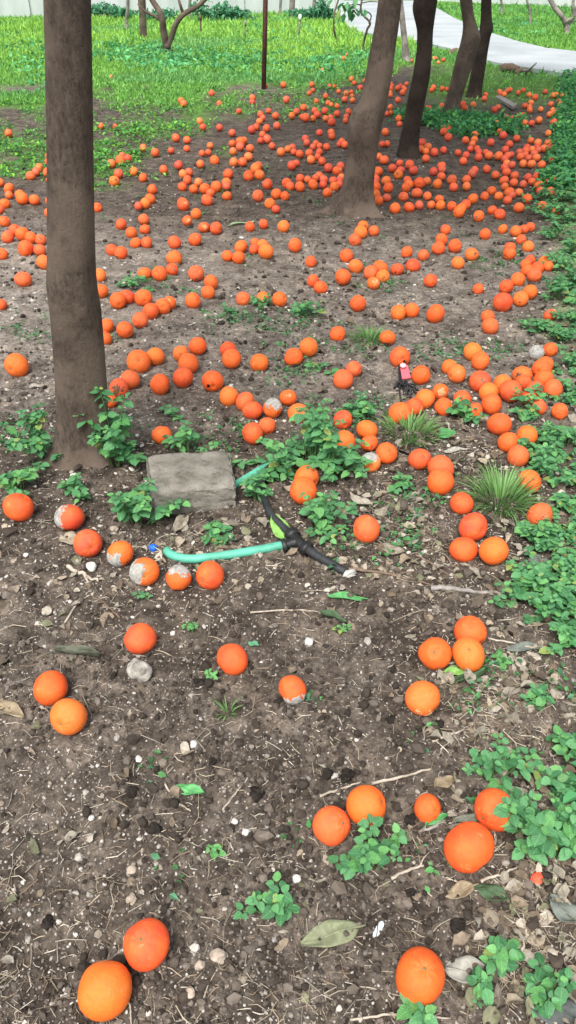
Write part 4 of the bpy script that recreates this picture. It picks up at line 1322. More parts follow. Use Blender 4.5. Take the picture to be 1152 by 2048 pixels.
REST = '1.77 5.29 0.030;1.88 5.23 0.030;-1.01 5.42 0.030;-0.08 5.32 0.030;-0.45 5.95 0.033;-0.55 5.75 0.032;-0.67 6.10 0.034;-0.81 6.34 0.035;-0.77 6.40 0.033;-0.88 6.64 0.038;-0.71 6.70 0.034;-0.24 6.61 0.038;-0.44 6.73 0.039;-0.37 6.74 0.037;-0.33 6.93 0.038;-2.14 6.07 0.033;-1.91 5.31 0.030;-1.96 5.68 0.030;-1.98 6.46 0.035;-1.99 6.60 0.036;-1.81 6.21 0.030;-1.95 6.76 0.037;-2.03 7.03 0.030;-2.64 7.98 0.040;-1.43 6.69 0.036;-1.41 7.07 0.030;-1.33 6.90 0.035;-1.31 6.35 0.037;-0.98 6.49 0.037;-1.27 7.34 0.033;-1.13 7.09 0.038;-1.01 7.21 0.030;-1.03 7.74 0.039;-0.92 7.66 0.036;-0.89 8.60 0.035;-0.83 8.26 0.037;-0.88 7.27 0.030;-1.85 8.40 0.032;-1.70 8.35 0.030;-1.23 9.95 0.040;-1.18 9.75 0.042;-0.93 10.58 0.040;-0.78 9.80 0.034;-0.53 9.26 0.032;-0.42 10.19 0.038;-0.41 9.91 0.034;-0.06 11.37 0.042;-0.29 11.33 0.030;-0.21 9.30 0.032;-0.13 8.96 0.039;-0.29 9.04 0.037;-0.26 8.85 0.034;-0.29 8.66 0.036;-0.31 8.34 0.037;-0.35 8.17 0.039;-0.21 8.25 0.039;-0.11 8.41 0.040;-0.53 8.04 0.038;-0.24 7.95 0.033;-0.19 7.69 0.041;-0.25 7.66 0.032;-0.14 7.43 0.033;-0.06 7.13 0.038;-0.33 7.28 0.037;-0.42 7.33 0.039;-0.47 7.14 0.036;-0.50 7.52 0.034;-0.40 7.67 0.034;-0.67 8.30 0.034;-0.69 7.42 0.031;-0.68 7.11 0.030;-0.73 7.07 0.030;-0.00 7.29 0.033;0.31 11.35 0.039;0.31 10.92 0.030;0.26 10.66 0.030;0.54 11.28 0.030;0.60 11.28 0.030;0.86 11.91 0.037;0.88 11.59 0.033;1.03 11.74 0.034;0.92 11.10 0.035;0.71 10.61 0.037;0.78 10.73 0.031;0.77 10.41 0.030;0.75 10.04 0.032;0.66 10.08 0.038;0.63 10.83 0.030;0.45 10.33 0.036;0.33 10.04 0.032;0.46 9.91 0.030;0.49 9.76 0.030;0.55 9.65 0.031;-0.02 10.07 0.044;0.17 9.49 0.039;0.09 9.20 0.038;0.29 9.29 0.038;0.31 9.03 0.040;0.40 9.29 0.038;0.52 9.10 0.037;0.44 8.86 0.036;0.44 8.58 0.043;0.39 8.82 0.034;0.18 8.84 0.044;0.26 8.85 0.034;0.15 8.96 0.030;0.04 8.95 0.037;0.61 8.95 0.031;0.59 8.75 0.031;0.65 9.23 0.038;0.50 12.87 0.036;0.57 14.22 0.032;0.91 14.66 0.033;1.00 15.16 0.030;0.66 15.04 0.034;-2.47 12.24 0.030;0.30 8.07 0.033;0.41 8.03 0.036;0.41 7.86 0.035;0.16 7.74 0.034;0.17 7.56 0.034;0.25 7.54 0.030;0.22 7.38 0.030;0.28 7.40 0.031;0.34 7.34 0.033;0.27 7.18 0.032;0.18 7.10 0.036;0.04 7.34 0.035;0.05 7.17 0.030;0.10 7.08 0.036;0.25 6.99 0.030;0.19 6.83 0.037;0.28 6.79 0.035;0.03 6.57 0.038;0.07 6.72 0.030;0.49 7.65 0.030;0.46 7.47 0.030;0.50 7.41 0.033;0.32 6.52 0.038;0.42 6.61 0.034;0.15 6.17 0.030;0.26 6.02 0.031;0.27 6.17 0.034;0.24 6.29 0.033;0.21 6.23 0.030;0.34 6.16 0.032;0.39 6.19 0.030;0.38 6.03 0.030;0.41 6.28 0.030;0.93 8.07 0.038;1.14 8.80 0.036;1.12 8.55 0.030;1.06 9.15 0.030;1.12 9.25 0.030;1.28 10.06 0.035;1.14 9.58 0.031;1.24 10.49 0.030;1.26 10.70 0.030;1.30 11.01 0.035;1.35 11.35 0.032;1.36 11.57 0.030;1.46 11.35 0.032;1.39 11.06 0.035;1.48 11.17 0.032;1.41 10.69 0.037;1.57 11.57 0.030;1.47 10.96 0.030;1.85 11.08 0.038;1.80 10.91 0.031;1.95 11.01 0.035;2.01 11.00 0.030;1.75 11.09 0.030;2.17 10.83 0.030;1.55 9.21 0.040;1.55 9.41 0.036;1.54 9.51 0.030;1.65 9.36 0.038;1.73 9.69 0.030;2.36 14.40 0.036;2.41 14.44 0.032;2.50 14.30 0.032;2.38 14.03 0.030;1.98 14.17 0.030;1.97 9.70 0.039;1.95 9.48 0.036;1.85 9.14 0.032;1.49 8.09 0.038;1.56 8.26 0.037;1.56 8.38 0.030;1.49 7.83 0.037;1.21 7.58 0.038;1.15 7.25 0.035;1.23 7.35 0.035;1.18 7.15 0.034;1.25 7.12 0.038;1.34 7.20 0.032;1.14 6.86 0.035;0.84 7.49 0.030;0.89 7.52 0.030;0.76 6.95 0.030;0.79 6.81 0.039;0.67 6.33 0.030;0.67 6.23 0.030;0.65 6.10 0.030;0.69 5.64 0.030;0.91 6.74 0.030;0.83 6.55 0.036;0.89 6.49 0.033;0.98 6.66 0.038;0.98 6.43 0.037;0.90 6.16 0.032;1.04 6.11 0.032;0.98 5.68 0.032;1.13 6.39 0.035;1.22 6.56 0.036;1.21 6.47 0.030;1.17 6.25 0.034;1.21 5.94 0.033;1.34 6.14 0.034;1.31 5.97 0.033;0.97 5.44 0.030;0.89 5.44 0.032;1.43 6.76 0.033;1.45 7.11 0.030;1.50 7.01 0.034;1.62 7.67 0.034;2.09 9.73 0.034;2.30 10.13 0.035;2.39 10.49 0.030;2.01 9.25 0.030;2.02 9.09 0.030;2.27 9.44 0.036;2.34 9.58 0.030;2.09 8.52 0.035;2.04 8.17 0.030;2.02 7.92 0.038;2.24 8.69 0.031;2.29 8.95 0.031;2.32 8.85 0.034;2.38 8.87 0.030;2.47 9.00 0.034;2.39 8.59 0.033;2.45 8.56 0.033;2.56 8.70 0.038;2.65 9.63 0.034;2.64 9.38 0.035;2.69 9.58 0.031;2.79 9.91 0.034;2.78 9.45 0.030;3.00 9.84 0.034;3.15 10.04 0.032;3.10 9.87 0.030;3.20 10.45 0.036;3.25 10.51 0.033;3.31 10.48 0.030;3.18 10.75 0.034;2.93 10.27 0.039;2.91 10.47 0.033;2.93 10.84 0.034;2.82 10.65 0.031;2.77 10.86 0.031;2.71 10.78 0.031;2.61 10.47 0.033;2.58 10.55 0.033;2.62 10.78 0.031;2.76 9.03 0.034;2.84 9.17 0.032;2.93 9.34 0.030;2.89 9.38 0.030;2.86 8.89 0.031;2.66 8.52 0.040;2.48 8.05 0.033;2.11 7.77 0.035;1.99 7.54 0.034;1.83 7.58 0.034;1.76 7.96 0.035;1.71 7.72 0.034;1.65 7.51 0.031;1.59 7.29 0.030;1.65 7.29 0.031;1.64 7.17 0.030;1.70 7.17 0.030;1.59 6.94 0.035;1.69 7.00 0.036;1.77 6.99 0.038;1.89 7.27 0.035;1.85 7.01 0.034;1.90 7.09 0.030;1.80 6.89 0.033;1.78 6.73 0.032;1.81 6.68 0.032;1.72 6.55 0.034;1.69 6.36 0.035;1.73 6.26 0.034;1.59 6.29 0.033;1.56 6.47 0.033;1.45 6.40 0.033;1.41 6.29 0.035;1.52 5.58 0.031;1.65 5.79 0.030;1.58 5.71 0.030;1.59 5.97 0.030;1.68 6.07 0.032;1.74 6.03 0.030;1.82 6.21 0.032;1.90 6.26 0.034;1.82 6.09 0.030;1.92 6.07 0.030;1.82 5.85 0.030;1.88 5.81 0.032;2.06 6.29 0.033;2.01 6.12 0.034;2.15 6.45 0.033;2.12 6.05 0.032;2.17 6.78 0.037;2.05 6.68 0.034;1.97 6.69 0.036;1.91 6.72 0.034;1.95 6.97 0.034;2.01 6.94 0.031;2.07 6.92 0.035;2.09 7.07 0.034;2.02 7.09 0.030;2.00 7.20 0.032;2.06 7.23 0.035;2.11 7.39 0.033;2.13 7.29 0.031;2.17 7.25 0.030;2.23 7.28 0.037;2.21 7.42 0.031;2.22 7.69 0.032;2.26 7.59 0.036;2.34 7.56 0.034;2.32 7.40 0.031'
KEY = {'big pale-orange fruit at the very front, touching a redder one behind it': 0, 'reddish orange with puckered stem end, tucked behind the big foremost orange': 1, 'large orange with grey stem scar on top, beside a grey fallen leaf': 2, "large orange in front of another under the weed's leaves": 3, 'orange half hidden by weed leaves, behind the large orange beside the weeds': 4, 'orange with a small pale blemish, nearer of the pair left of the pale rock': 8, 'smooth orange, farther of the pair left of the pale rock': 9, 'leftmost orange of the tight trio in front of the grey stick': 14, 'deep red-orange fruit resting against the green hose': 17, 'dull red-orange fruit on a dry leaf, between two mouldy oranges': 21, 'orange with a split stem end, at the weeds right of the bristly tuft': 29, 'lone orange just behind the overlapping pair left of the bristly tuft': 33, 'yellowed orange with a pale mouldy top, beside the bushy weed': 35}

# ------------------------------------------------------------------ oranges
def peel_r(d, s):
    "radius of the fruit in the direction d (n,3): flattened, dimpled at the stem end, a little lumpy"
    x, y, z = d[..., 0], d[..., 1], d[..., 2]
    th = np.arccos(np.clip(z, -1, 1))
    r = 1 - (.07 + .03 * (s % 3)) * z * z
    r = r - .10 * np.exp(-(th / .20) ** 2) + .015 * np.exp(-((th - .5) / .2) ** 2) - .03 * np.exp(-((np.pi - th) / .18) ** 2)
    ph = np.arctan2(y, x)
    r = r + .012 * np.exp(-((th - .45) / .35) ** 2) * np.cos(9 * ph + s) + .014 * np.sin(3.1 * x + s) * np.sin(2.7 * y + 2 * s) + .012 * np.sin(4.3 * z + 1.7 * x + s * 3)
    if s in (5, 7): r = r * (1 - .16 * np.exp(-((x - .8) / .5) ** 2))
    if s in (6, 7, 8): r = r * (1 + .05 * (z < 0) * z * z - .06 * y * y)
    if s in (3, 8): r = r - .10 * np.exp(-(((x - .55) / .28) ** 2 + ((y - .75) / .3) ** 2 + (z / .35) ** 2))
    return r


def orange_mesh(s, nu=40, nv=24):
    th = np.linspace(0, np.pi, nv + 1)[1:-1]
    th = np.concatenate([[.05, .12], th])
    ph = np.linspace(0, 2 * np.pi, nu, endpoint=False)
    T, Pp = np.meshgrid(th, ph, indexing='ij')
    d = np.stack([np.sin(T) * np.cos(Pp), np.sin(T) * np.sin(Pp), np.cos(T)], -1)
    V = (d * peel_r(d, s)[..., None]).reshape(-1, 3)
    n = len(th)
    poles = np.array([[0, 0, 1.], [0, 0, -1.]])
    V = np.vstack([V, poles * peel_r(poles, s)[:, None]])
    F = []
    for i in range(n - 1):
        for k in range(nu):
            F.append((i * nu + k, (i + 1) * nu + k, (i + 1) * nu + (k + 1) % nu, i * nu + (k + 1) % nu))
    a, b_ = len(V) - 2, len(V) - 1
    for k in range(nu):
        F.append((a, k, (k + 1) % nu)); F.append((b_, (n - 1) * nu + (k + 1) % nu, (n - 1) * nu + k))
    return mesh('orange', V, F, M['orange'])


M['soiled'] = m_plain('dried_mud', (.16, .125, .095), .95, .1, .4, 12, .5)
NVAR = 9
OM = [orange_mesh(s) for s in range(NVAR)]


def button_mesh(s):
    z = float(peel_r(np.array([[0, 0, 1.]]), s)[0])
    V = [(0, 0, z + .035)]
    for k in range(10):
        a = k * math.pi / 5; r = .105 if k % 2 else .06
        V.append((r * math.cos(a), r * math.sin(a), z + (.012 if k % 2 else .03)))
    V += [(x * 1.0, y * 1.0, z - .05) for x, y, _ in V[1:]]
    F = [(0, 1 + k, 1 + (k + 1) % 10) for k in range(10)] + [(1 + k, 11 + k, 11 + (k + 1) % 10, 1 + (k + 1) % 10) for k in range(10)]
    return mesh('stem_button', V, F, M['button'])


BM = [button_mesh(s) for s in range(NVAR)]


def patch(o, s, d, ang, mat, name, lift=.02, ragged=.5, seed=0):
    "a skin of mould or rot on the fruit round the direction d (in the fruit's own axes)"
    d = np.array(d, float); d /= np.linalg.norm(d)
    t1 = np.cross(d, [0.3, .5, .8]); t1 /= np.linalg.norm(t1); t2 = np.cross(d, t1)
    nr, na = 26, 60
    a = np.linspace(0, 2 * np.pi, na, endpoint=False)
    e = ang * (1 + ragged * (vnoise(np.cos(a) * 1.6 + seed * 9, np.sin(a) * 1.6, 71) - .5) * 2)
    q = np.linspace(0.0, 1, nr)[:, None] * e[None, :]
    dirs = np.cos(q)[..., None] * d + np.sin(q)[..., None] * (np.cos(a)[None, :, None] * t1 + np.sin(a)[None, :, None] * t2)
    w = np.linspace(0, 1, nr)[:, None]
    def n3(k, sd):
        a_, b_, c_ = dirs[..., 0] * k, dirs[..., 1] * k, dirs[..., 2] * k
        return (vnoise(a_ + seed, b_ + 3, sd) + vnoise(b_ + seed, c_ + 5, sd + 1) + vnoise(c_ + seed, a_ + 7, sd + 2)) / 1.5 - 1
    nz = n3(8, 72); nz2 = n3(24, 75)
    off = lift * (1 - w ** 5) + .070 * nz * np.clip(w * 2.2 - .5, 0, 1) + .034 * nz2 - .010 * w ** 3 - .06 * np.clip((w - .97) / .03, 0, 1)
    V = (dirs * (peel_r(dirs, s) + off)[..., None]).reshape(-1, 3)
    i = (np.arange(nr - 1)[:, None] * na); k = np.arange(na)[None, :]
    F = np.stack([i + k, i + (k + 1) % na, i + na + (k + 1) % na, i + na + k], -1).reshape(-1, 4)
    return link(name, mesh(name, V, F, mat), o)


def quat_to(local, world, spin):
    q = Vector(local).rotation_difference(Vector(world).normalized())
    return Quaternion(Vector(world).normalized(), spin) @ q


GROUP = 'fallen oranges scattered under the trees'
HUES = [(.79, .100, .022), (.81, .118, .022), (.76, .084, .024), (.82, .145, .024), (.78, .108, .020), (.70, .076, .028), (.72, .110, .040), (.83, .175, .032)]
STEM_TO = {0: (.3, .5, -.5), 1: (-.05, -.25, .95), 2: (.08, -.12, 1.0), 3: (.5, -.7, -.3), 4: (-.75, -.55, .1), 8: (-.25, -.75, .25), 14: (-.1, -.6, .75), 9: (.3, .3, -.6), 33: (.35, -.6, .7), 29: (.2, -.75, -.1)}
HUE_OF = {0: (.86, .165, .020), 1: (.80, .085, .030), 2: (.82, .112, .018), 17: (.76, .066, .024), 21: (.72, .098, .040), 35: (.84, .25, .05)}
rgo = random.Random(11)
for i, line in enumerate(ORANGES.strip().split('\n')):
    x, y, r, flag, label = line.split(' ', 4)
    x, y, r = float(x), float(y), float(r)
    s = rgo.randrange(NVAR)
    h = HUES[rgo.randrange(len(HUES))]
    stem = Vector((rgo.gauss(0, 1), rgo.gauss(-.2, 1), rgo.gauss(.2, .8)))
    row = label
    idx = KEY.get(label)
    if idx in STEM_TO: stem = Vector(STEM_TO[idx])
    if idx in HUE_OF: h = HUE_OF[idx]
    if 'split stem end' in label: stem = Vector((-.1, -.85, .0))
    if 'sunken stem' in label: stem = Vector((.35, -.5, .75)); s = 2
    if flag in ('H',): s = 4
    o = link('orange', OM[s])
    o.rotation_mode = 'QUATERNION'
    o.rotation_quaternion = quat_to((0, 0, 1), stem, rgo.uniform(0, 6.28))
    k = r * rgo.uniform(.98, 1.03)
    o.scale = (k * rgo.uniform(.97, 1.04), k * rgo.uniform(.97, 1.04), k)
    q = o.rotation_quaternion.inverted()
    zz = gzf(x, y)
    # let it rest on its own lowest point
    dn = np.array(q @ Vector((0, 0, -1)))
    o.location = (x, y, zz + k * float(peel_r(dn[None], s)[0]) - .009)
    o.color = (*(c * rgo.uniform(.88, 1.06) for c in h), 1)
    prop(o, label, 'orange', GROUP)
    if flag[0] == 'M':
        d = q @ Vector(tuple(float(t) for t in flag[1:].split(',')))
        patch(o, s, d, 1.25 if 'half covered' in label or 'base' in label else 1.12, M['mould'], 'mould_patch', .022, .45, i)
    elif flag == 'A':
        patch(o, s, q @ Vector((0, -.4, .9)), 2.5, M['mould'], 'mould_patch', .03, .1, i)
    elif flag == 'R':
        big = 'brown' in label
        patch(o, s, q @ Vector((rgo.uniform(-.4, .5), -.85, .35)), .75 if big else .5, M['rot'] if big else M['scar'], 'rot_patch' if big else 'scar_patch', .012, .7, i)
    elif flag == 'H':
        patch(o, s, q @ Vector((-.35 if 'side' in label else .35, -.85, -.05)), .20, M['hole'], 'hole', .006, .4, i)
    elif flag == 'S':
        for m in range(2): patch(o, s, q @ Vector((-.25 + .5 * m, -.8, -.05 - .2 * m)), .28, M['scar'], 'scar_patch', .004, .8, i + m)
    if flag == '-' and rgo.random() < .26 and r * FPX / max(.3, y) < 40:
        d = q @ Vector((rgo.uniform(-.8, .8), -.8, rgo.uniform(-.3, .7)))
        patch(o, s, d, rgo.uniform(.10, .30), M[rgo.choice(('scar', 'scar', 'rot', 'soiled'))], 'blemish', .003, .9, i)
    if r * FPX / max(.3, y) > 20:
        b_ = link('stem_button', BM[s], o)

# the fruit beyond: too many and too small to take one by one
th = np.linspace(0, np.pi, 8)
base_v = []
base_f = []
for a_ in range(1, 7):
    for b_ in range(12):
        d = np.array([np.sin(th[a_]) * np.cos(b_ * np.pi / 6), np.sin(th[a_]) * np.sin(b_ * np.pi / 6), np.cos(th[a_]) * .93])
        base_v.append(d)
base_v += [np.array([0, 0, .86]), np.array([0, 0, -.93])]
for a_ in range(5):
    for b_ in range(12):
        p, q_ = a_ * 12 + b_, a_ * 12 + (b_ + 1) % 12
        base_f += [(p, p + 12, q_ + 12), (p, q_ + 12, q_)]
for b_ in range(12):
    base_f += [(72, b_, (b_ + 1) % 12), (73, 60 + (b_ + 1) % 12, 60 + b_)]
base_v = np.array(base_v); base_f = np.array(base_f)
far = np.array([[float(t) for t in e.split()] for e in REST.split(';')])
fx, fy, fr = far[:, 0], far[:, 1], far[:, 2]
fc = (np.array(HUES) * .94 + np.array([.0, .018, .020]))[rng.integers(0, len(HUES), len(fx))] * rng.uniform(.85, 1.1, (len(fx), 1))  # distance haze put into the peel colour: pinker, less saturated hues
t = NT('far_peel')
att = t.n('Attribute', attribute_name='col')
co = t.n('TexCoord').outputs['Object']
t.base(t.mix(.4, att.outputs['Color'], t.ramp(t.noise(co, 45, 4), [(.3, (.7, .6, .5)), (.65, (1.1, 1.1, 1.1))]), 'MULTIPLY'), .5, .3)
o = link('fallen_oranges', scatter(base_v, base_f, np.stack([fx, fy, gz(fx, fy) + fr * .9], 1), rots(len(fx), 1.0), np.stack([fr, fr, fr], 1), 'fallen_oranges', t.m, fc, True))
prop(o, 'hundreds of small fallen oranges spread far back under the trees', 'oranges', None, 'stuff')

# ------------------------------------------------------------------ concrete slab
def m_slab():
    t = NT('old_concrete')
    co = t.n('TexCoord').outputs['Object']
    c = t.ramp(t.noise(co, 14, 7, .65), [(.3, (.11, .10, .08)), (.5, (.20, .185, .155)), (.72, (.30, .28, .24))])
    c = t.mix(t.ramp(t.noise(co, 22, 6, .7), [(.55, (0, 0, 0)), (.66, (.75, .75, .75))]), c, (.085, .085, .055))
    c = t.mix(.6, c, t.ramp(t.noise(co, 220, 4, .7), [(.3, (.6, .6, .6)), (.6, (1.1, 1.1, 1.1))]), 'MULTIPLY')
    t.base(c, .92, .15)
    t.bump(t.math('ADD', t.noise(co, 60, 6, .7), t.math('MULTIPLY', t.noise(co, 300, 4), .4)), .8, .006)
    return t.m


def slab():
    hh = .086
    tl, tr, fr, fl = at(292, 908, hh), at(457, 894, hh), at(471, 968, hh), at(300, 986, hh)
    org = (tl + tr + fr + fl) / 4; org.z = 0
    root = empty('concrete_slab', org, 'weathered grey concrete block lying flat among weeds by the thick trunk', 'block')
    # a fine grid of the six faces, edges worn round and chipped
    n = 26
    V, F = [], []
    idx = {}

    def pt(a, b, c):
        key = (round(a, 4), round(b, 4), round(c, 4))
        if key in idx: return idx[key]
        p = (tl * (1 - a) + tr * a) * (1 - b) + (fl * (1 - a) + fr * a) * b
        p = Vector(p); p.z = -.02 + (hh + .02) * c
        # rounding: pull points near edges inwards
        ea, eb, ec = min(a, 1 - a), min(b, 1 - b), (1 - c)
        mid = Vector(org)
        nz = float(vnoise(np.array(a * 7 + c * 3), np.array(b * 6 + c * 5), 41)) - .5
        nf = float(vnoise(np.array(a * 23 + c * 9), np.array(b * 21 + c * 17), 42)) - .5
        k = 0
        for e1, e2 in ((ea * .22, eb * .17), (ea * .22, ec * .1), (eb * .17, ec * .1)):
            w_ = max(0, 1 - math.hypot(e1, e2) / .012)
            k += w_
        p += (mid - p) * (.018 * min(k, 1.6) * (1 + 1.8 * max(0, nz)))
        p.z += .007 * nz + .003 * nf - .005 * min(k, 1.5) - .008 * (a - .3) * c
        p.x += .005 * nf + .006 * nz; p.y += .006 * nz + .004 * nf
        idx[key] = len(V); V.append(p - org)
        return idx[key]
    g = [i / n for i in range(n + 1)]
    for i in range(n):
        for j in range(n):
            F.append((pt(g[i], g[j], 1), pt(g[i], g[j + 1], 1), pt(g[i + 1], g[j + 1], 1), pt(g[i + 1], g[j], 1)))
            F.append((pt(g[i], 1, g[j]), pt(g[i + 1], 1, g[j]), pt(g[i + 1], 1, g[j + 1]), pt(g[i], 1, g[j + 1])))
            F.append((pt(g[i], 0, g[j]), pt(g[i], 0, g[j + 1]), pt(g[i + 1], 0, g[j + 1]), pt(g[i + 1], 0, g[j])))
            F.append((pt(0, g[i], g[j]), pt(0, g[i], g[j + 1]), pt(0, g[i + 1], g[j + 1]), pt(0, g[i + 1], g[j])))
            F.append((pt(1, g[i], g[j]), pt(1, g[i + 1], g[j]), pt(1, g[i + 1], g[j + 1]), pt(1, g[i], g[j + 1])))
    link('block', mesh('block', V, F, m_slab()), root)


slab()

def ico_arrays(sub):
    import bmesh
    bm = bmesh.new(); bmesh.ops.create_icosphere(bm, subdivisions=sub, radius=1)
    V = np.array([v.co[:] for v in bm.verts]); F = np.array([[v.index for v in f.verts] for f in bm.faces]); bm.free()
    return V, F


ico = ico_arrays

# ------------------------------------------------------------------ hose and pipe
M['hose'] = m_plain('green_hose', (.08, .335, .235), .5, .4, .35, 14, .25)
M['pipe'] = m_plain('black_pipe', (.022, .024, .026), .5, .4, .5, 30, .3)
M['joint'] = m_plain('black_joint', (.012, .012, .012), .45, .45, .4, 30, .3)
M['fray'] = m_plain('frayed_tape', (.38, .38, .35), .9, .1, .4, 60, .5)


def thing_tube(name, px, rad_px, mat, part, label, cat, z=None, n=40, seg=14, wall_=True):
    pts = []
    for p in px:
        zz = p[2] if len(p) > 2 else .012
        pts.append(at(p[0], p[1], zz))
    org = Vector(pts[0]); org.z = 0
    root = empty(name, org, label, cat)
    L = smooth_line([p - org for p in pts], n)
    r = rad_px / ppm(sum(p[1] for p in px) / len(px))
    v_, f_ = tube_arrays(L, r, seg, cap=False)
    # the open ends show the wall of the hose
    for e, d in ((0, 1), (n - 1, -1)):
        ax = (L[min(e + 1, n - 1)] - L[max(e - 1, 0)]).normalized() * d
        o0 = len(v_)
        ring = v_[e * seg:(e + 1) * seg]
        v_ += [L[e] + (p - L[e]) * .68 for p in ring]
        v_ += [L[e] + (p - L[e]) * .66 + ax * r * 1.5 for p in ring]
        for k in range(seg):
            k2 = (k + 1) % seg
            f_.append((e * seg + k, o0 + k, o0 + k2, e * seg + k2))
            f_.append((o0 + k, o0 + seg + k, o0 + seg + k2, o0 + k2))
        f_.append(tuple(o0 + seg + k for k in range(seg)))
    link(part, mesh(part, v_, f_, mat), root)
    return root, org, r


thing_tube('garden_hose', [(332, 1101, .010), (348, 1112, .010), (382, 1118, .011), (440, 1112, .012), (510, 1101, .014), (572, 1089, .018)], 9, M['hose'], 'hose', 'bright green hose piece lying from the black joint past the oranges', 'hose')
thing_tube('garden_hose', [(462, 975, .012), (492, 957, .014), (520, 940, .02), (560, 922, .02), (600, 905, .015)], 7.5, M['hose'], 'hose', 'green hose end showing beside the slab, behind the black pipe', 'hose')
root, org, pr = thing_tube('irrigation_pipe', [(608, 1094, .022), (640, 1115, .020), (668, 1131, .018), (692, 1144, .016)], 9, M['pipe'], 'pipe', 'black irrigation pipe with a tee joint and frayed end', 'pipe')


def part_tube(name, px, r, mat, par, org, n=30, seg=12):
    L = smooth_line([at(*p) - org for p in px], n)
    v_, f_ = tube_arrays(L, r, seg)
    return link(name, mesh(name, v_, f_, mat), par)


part_tube('pipe', [(590, 1076, .026), (566, 1054, .028), (542, 1028, .034), (527, 992, .030), (523, 966, .030), (534, 940, .026), (562, 920, .022), (610, 905, .015)], pr * .92, M['pipe'], root, org)
tee = part_tube('tee_joint', [(612, 1097, .022), (594, 1082, .024), (584, 1070, .026)], pr * 1.35, M['joint'], root, org, 10)
part_tube('hose_socket', [(566, 1092, .018), (580, 1088, .02), (594, 1084, .023)], pr * 1.3, M['joint'], root, org, 8)
for a_, b_ in (((617, 1100, .022), (609, 1095, .022)), ((588, 1074, .026), (581, 1066, .027)), ((572, 1091, .018), (564, 1093, .017))):
    part_tube('clamp', [a_, b_], pr * 1.75, M['joint'], tee, Vector(org), 4)
for ch in tee.children: ch.parent = tee
# frayed tape at the cut end
rg = random.Random(5)
e = at(697, 1146, .012) - org
bv, bf = ico_arrays(4)
q = 1 + .45 * (vnoise(bv[:, 0] * 2.2, bv[:, 1] * 2.2 + bv[:, 2] * 3, 57) - .5) * 2 + .5 * (vnoise(bv[:, 0] * 7, bv[:, 1] * 7 + bv[:, 2] * 8, 58) - .5)
link('frayed_end', mesh('frayed_end', bv * q[:, None] * pr * np.array([1.7, 1.1, .75]) + np.array(e), bf, M['fray']), root)

# ------------------------------------------------------------------ the pink tag on its black strap
M['pink'] = m_plain('pink_plastic', (.68, .13, .16), .4, .45, .1, 20, .05)
M['black'] = m_plain('black_plastic', (.014, .014, .016), .5, .4, .4, 40, .3)
M['palepink'] = m_plain('pale_disc', (.75, .45, .48), .45)
org = at(808, 755); org.z = gzf(org.x, org.y)
root = empty('plastic_strap', org, 'black plastic strap with a pink tag plate lying between oranges', 'strap')


def plate(name, quad, z0, z1, mat, par, org):
    b = [at(u, v, z) - org for (u, v), z in zip(quad, (z0, z0, z1, z1))]
    t_ = .004
    V = [p + Vector((0, 0, t_)) for p in b] + [p - Vector((0, 0, t_)) for p in b]
    F = [(0, 1, 2, 3), (7, 6, 5, 4)] + [(i, i + 4, (i + 1) % 4 + 4, (i + 1) % 4) for i in range(4)]
    o = link(name, mesh(name, V, F, mat, None, False), par)
    m = o.modifiers.new('edge', 'BEVEL'); m.width = .0018; m.segments = 2
    return o


plate('tag_plate', [(804, 758), (822, 756), (815, 731), (800, 733)], .012, .030, M['pink'], root, org)
plate('strap_band', [(797, 764), (804, 764), (803, 731), (796, 730)], .006, .022, M['black'], root, org)
cc = at(806, 732, .038) - org
v_, f_ = tube_arrays([cc, cc + Vector((0, -.002, .006))], [.013, .012], 18)
link('tag_disc', mesh('tag_disc', v_, f_, M['palepink']), root)
for k in range(16):
    p0 = at(808 + rg.gauss(0, 9), 772 + rg.gauss(0, 8), .010) - org
    p1 = at(810 + rg.gauss(0, 12), 790 + rg.gauss(0, 8), .004) - org
    m_ = (p0 + p1) / 2 + Vector((rg.gauss(0, .012), rg.gauss(0, .01), rg.uniform(.01, .03)))
    v_, f_ = tube_arrays(smooth_line([p0, m_, p1], 9), .0035, 6)
    link('strap_loop', mesh('strap_loop', v_, f_, M['black']), root)

# ------------------------------------------------------------------ stones and clods
I1, I1F = ico(1)
I3, I3F = ico(4)


def lump(name, u, v, wpx, hpx, mat, label, cat, seed, rough=.3, sink=.2, group=None):
    s = wpx / 2 / ppm(v); hz = hpx / 2 / ppm(v)
    b = at(u, v); zz = gzf(b.x, b.y)
    d = I3
    rs = np.random.default_rng(seed)
    pl = rs.normal(0, 1, (11, 3)); pl /= np.linalg.norm(pl, axis=1)[:, None]
    cut = rs.uniform(.72, .95, 11)
    facet = np.min(np.where(d @ pl.T > .05, cut / np.maximum(d @ pl.T, .05), 9), axis=1)
    r = np.minimum(1.05, facet) if cat in ('rock', 'stone') else 1
    rough = rough * (.4 if cat in ('rock', 'stone') else 1)
    r = r + rough * (vnoise(d[:, 0] * 1.7 + seed * 3, d[:, 1] * 1.7 + d[:, 2] * 2.3, 51) - .5) * 2 + rough * .35 * (vnoise(d[:, 0] * 5 + seed, d[:, 1] * 5 + d[:, 2] * 6, 52) - .5) * 2 + rough * .18 * (vnoise(d[:, 0] * 14 + seed, d[:, 1] * 14 + d[:, 2] * 15, 53) - .5) * 2
    V = d * r[:, None] * np.array([s, s * .85, hz])
    o = link(name, mesh(name, V, I3F, mat))
    o.location = (b.x, b.y, zz + hz * (1 - sink))
    o.rotation_euler = (0, 0, seed * 1.3)
    return prop(o, label, cat, group)


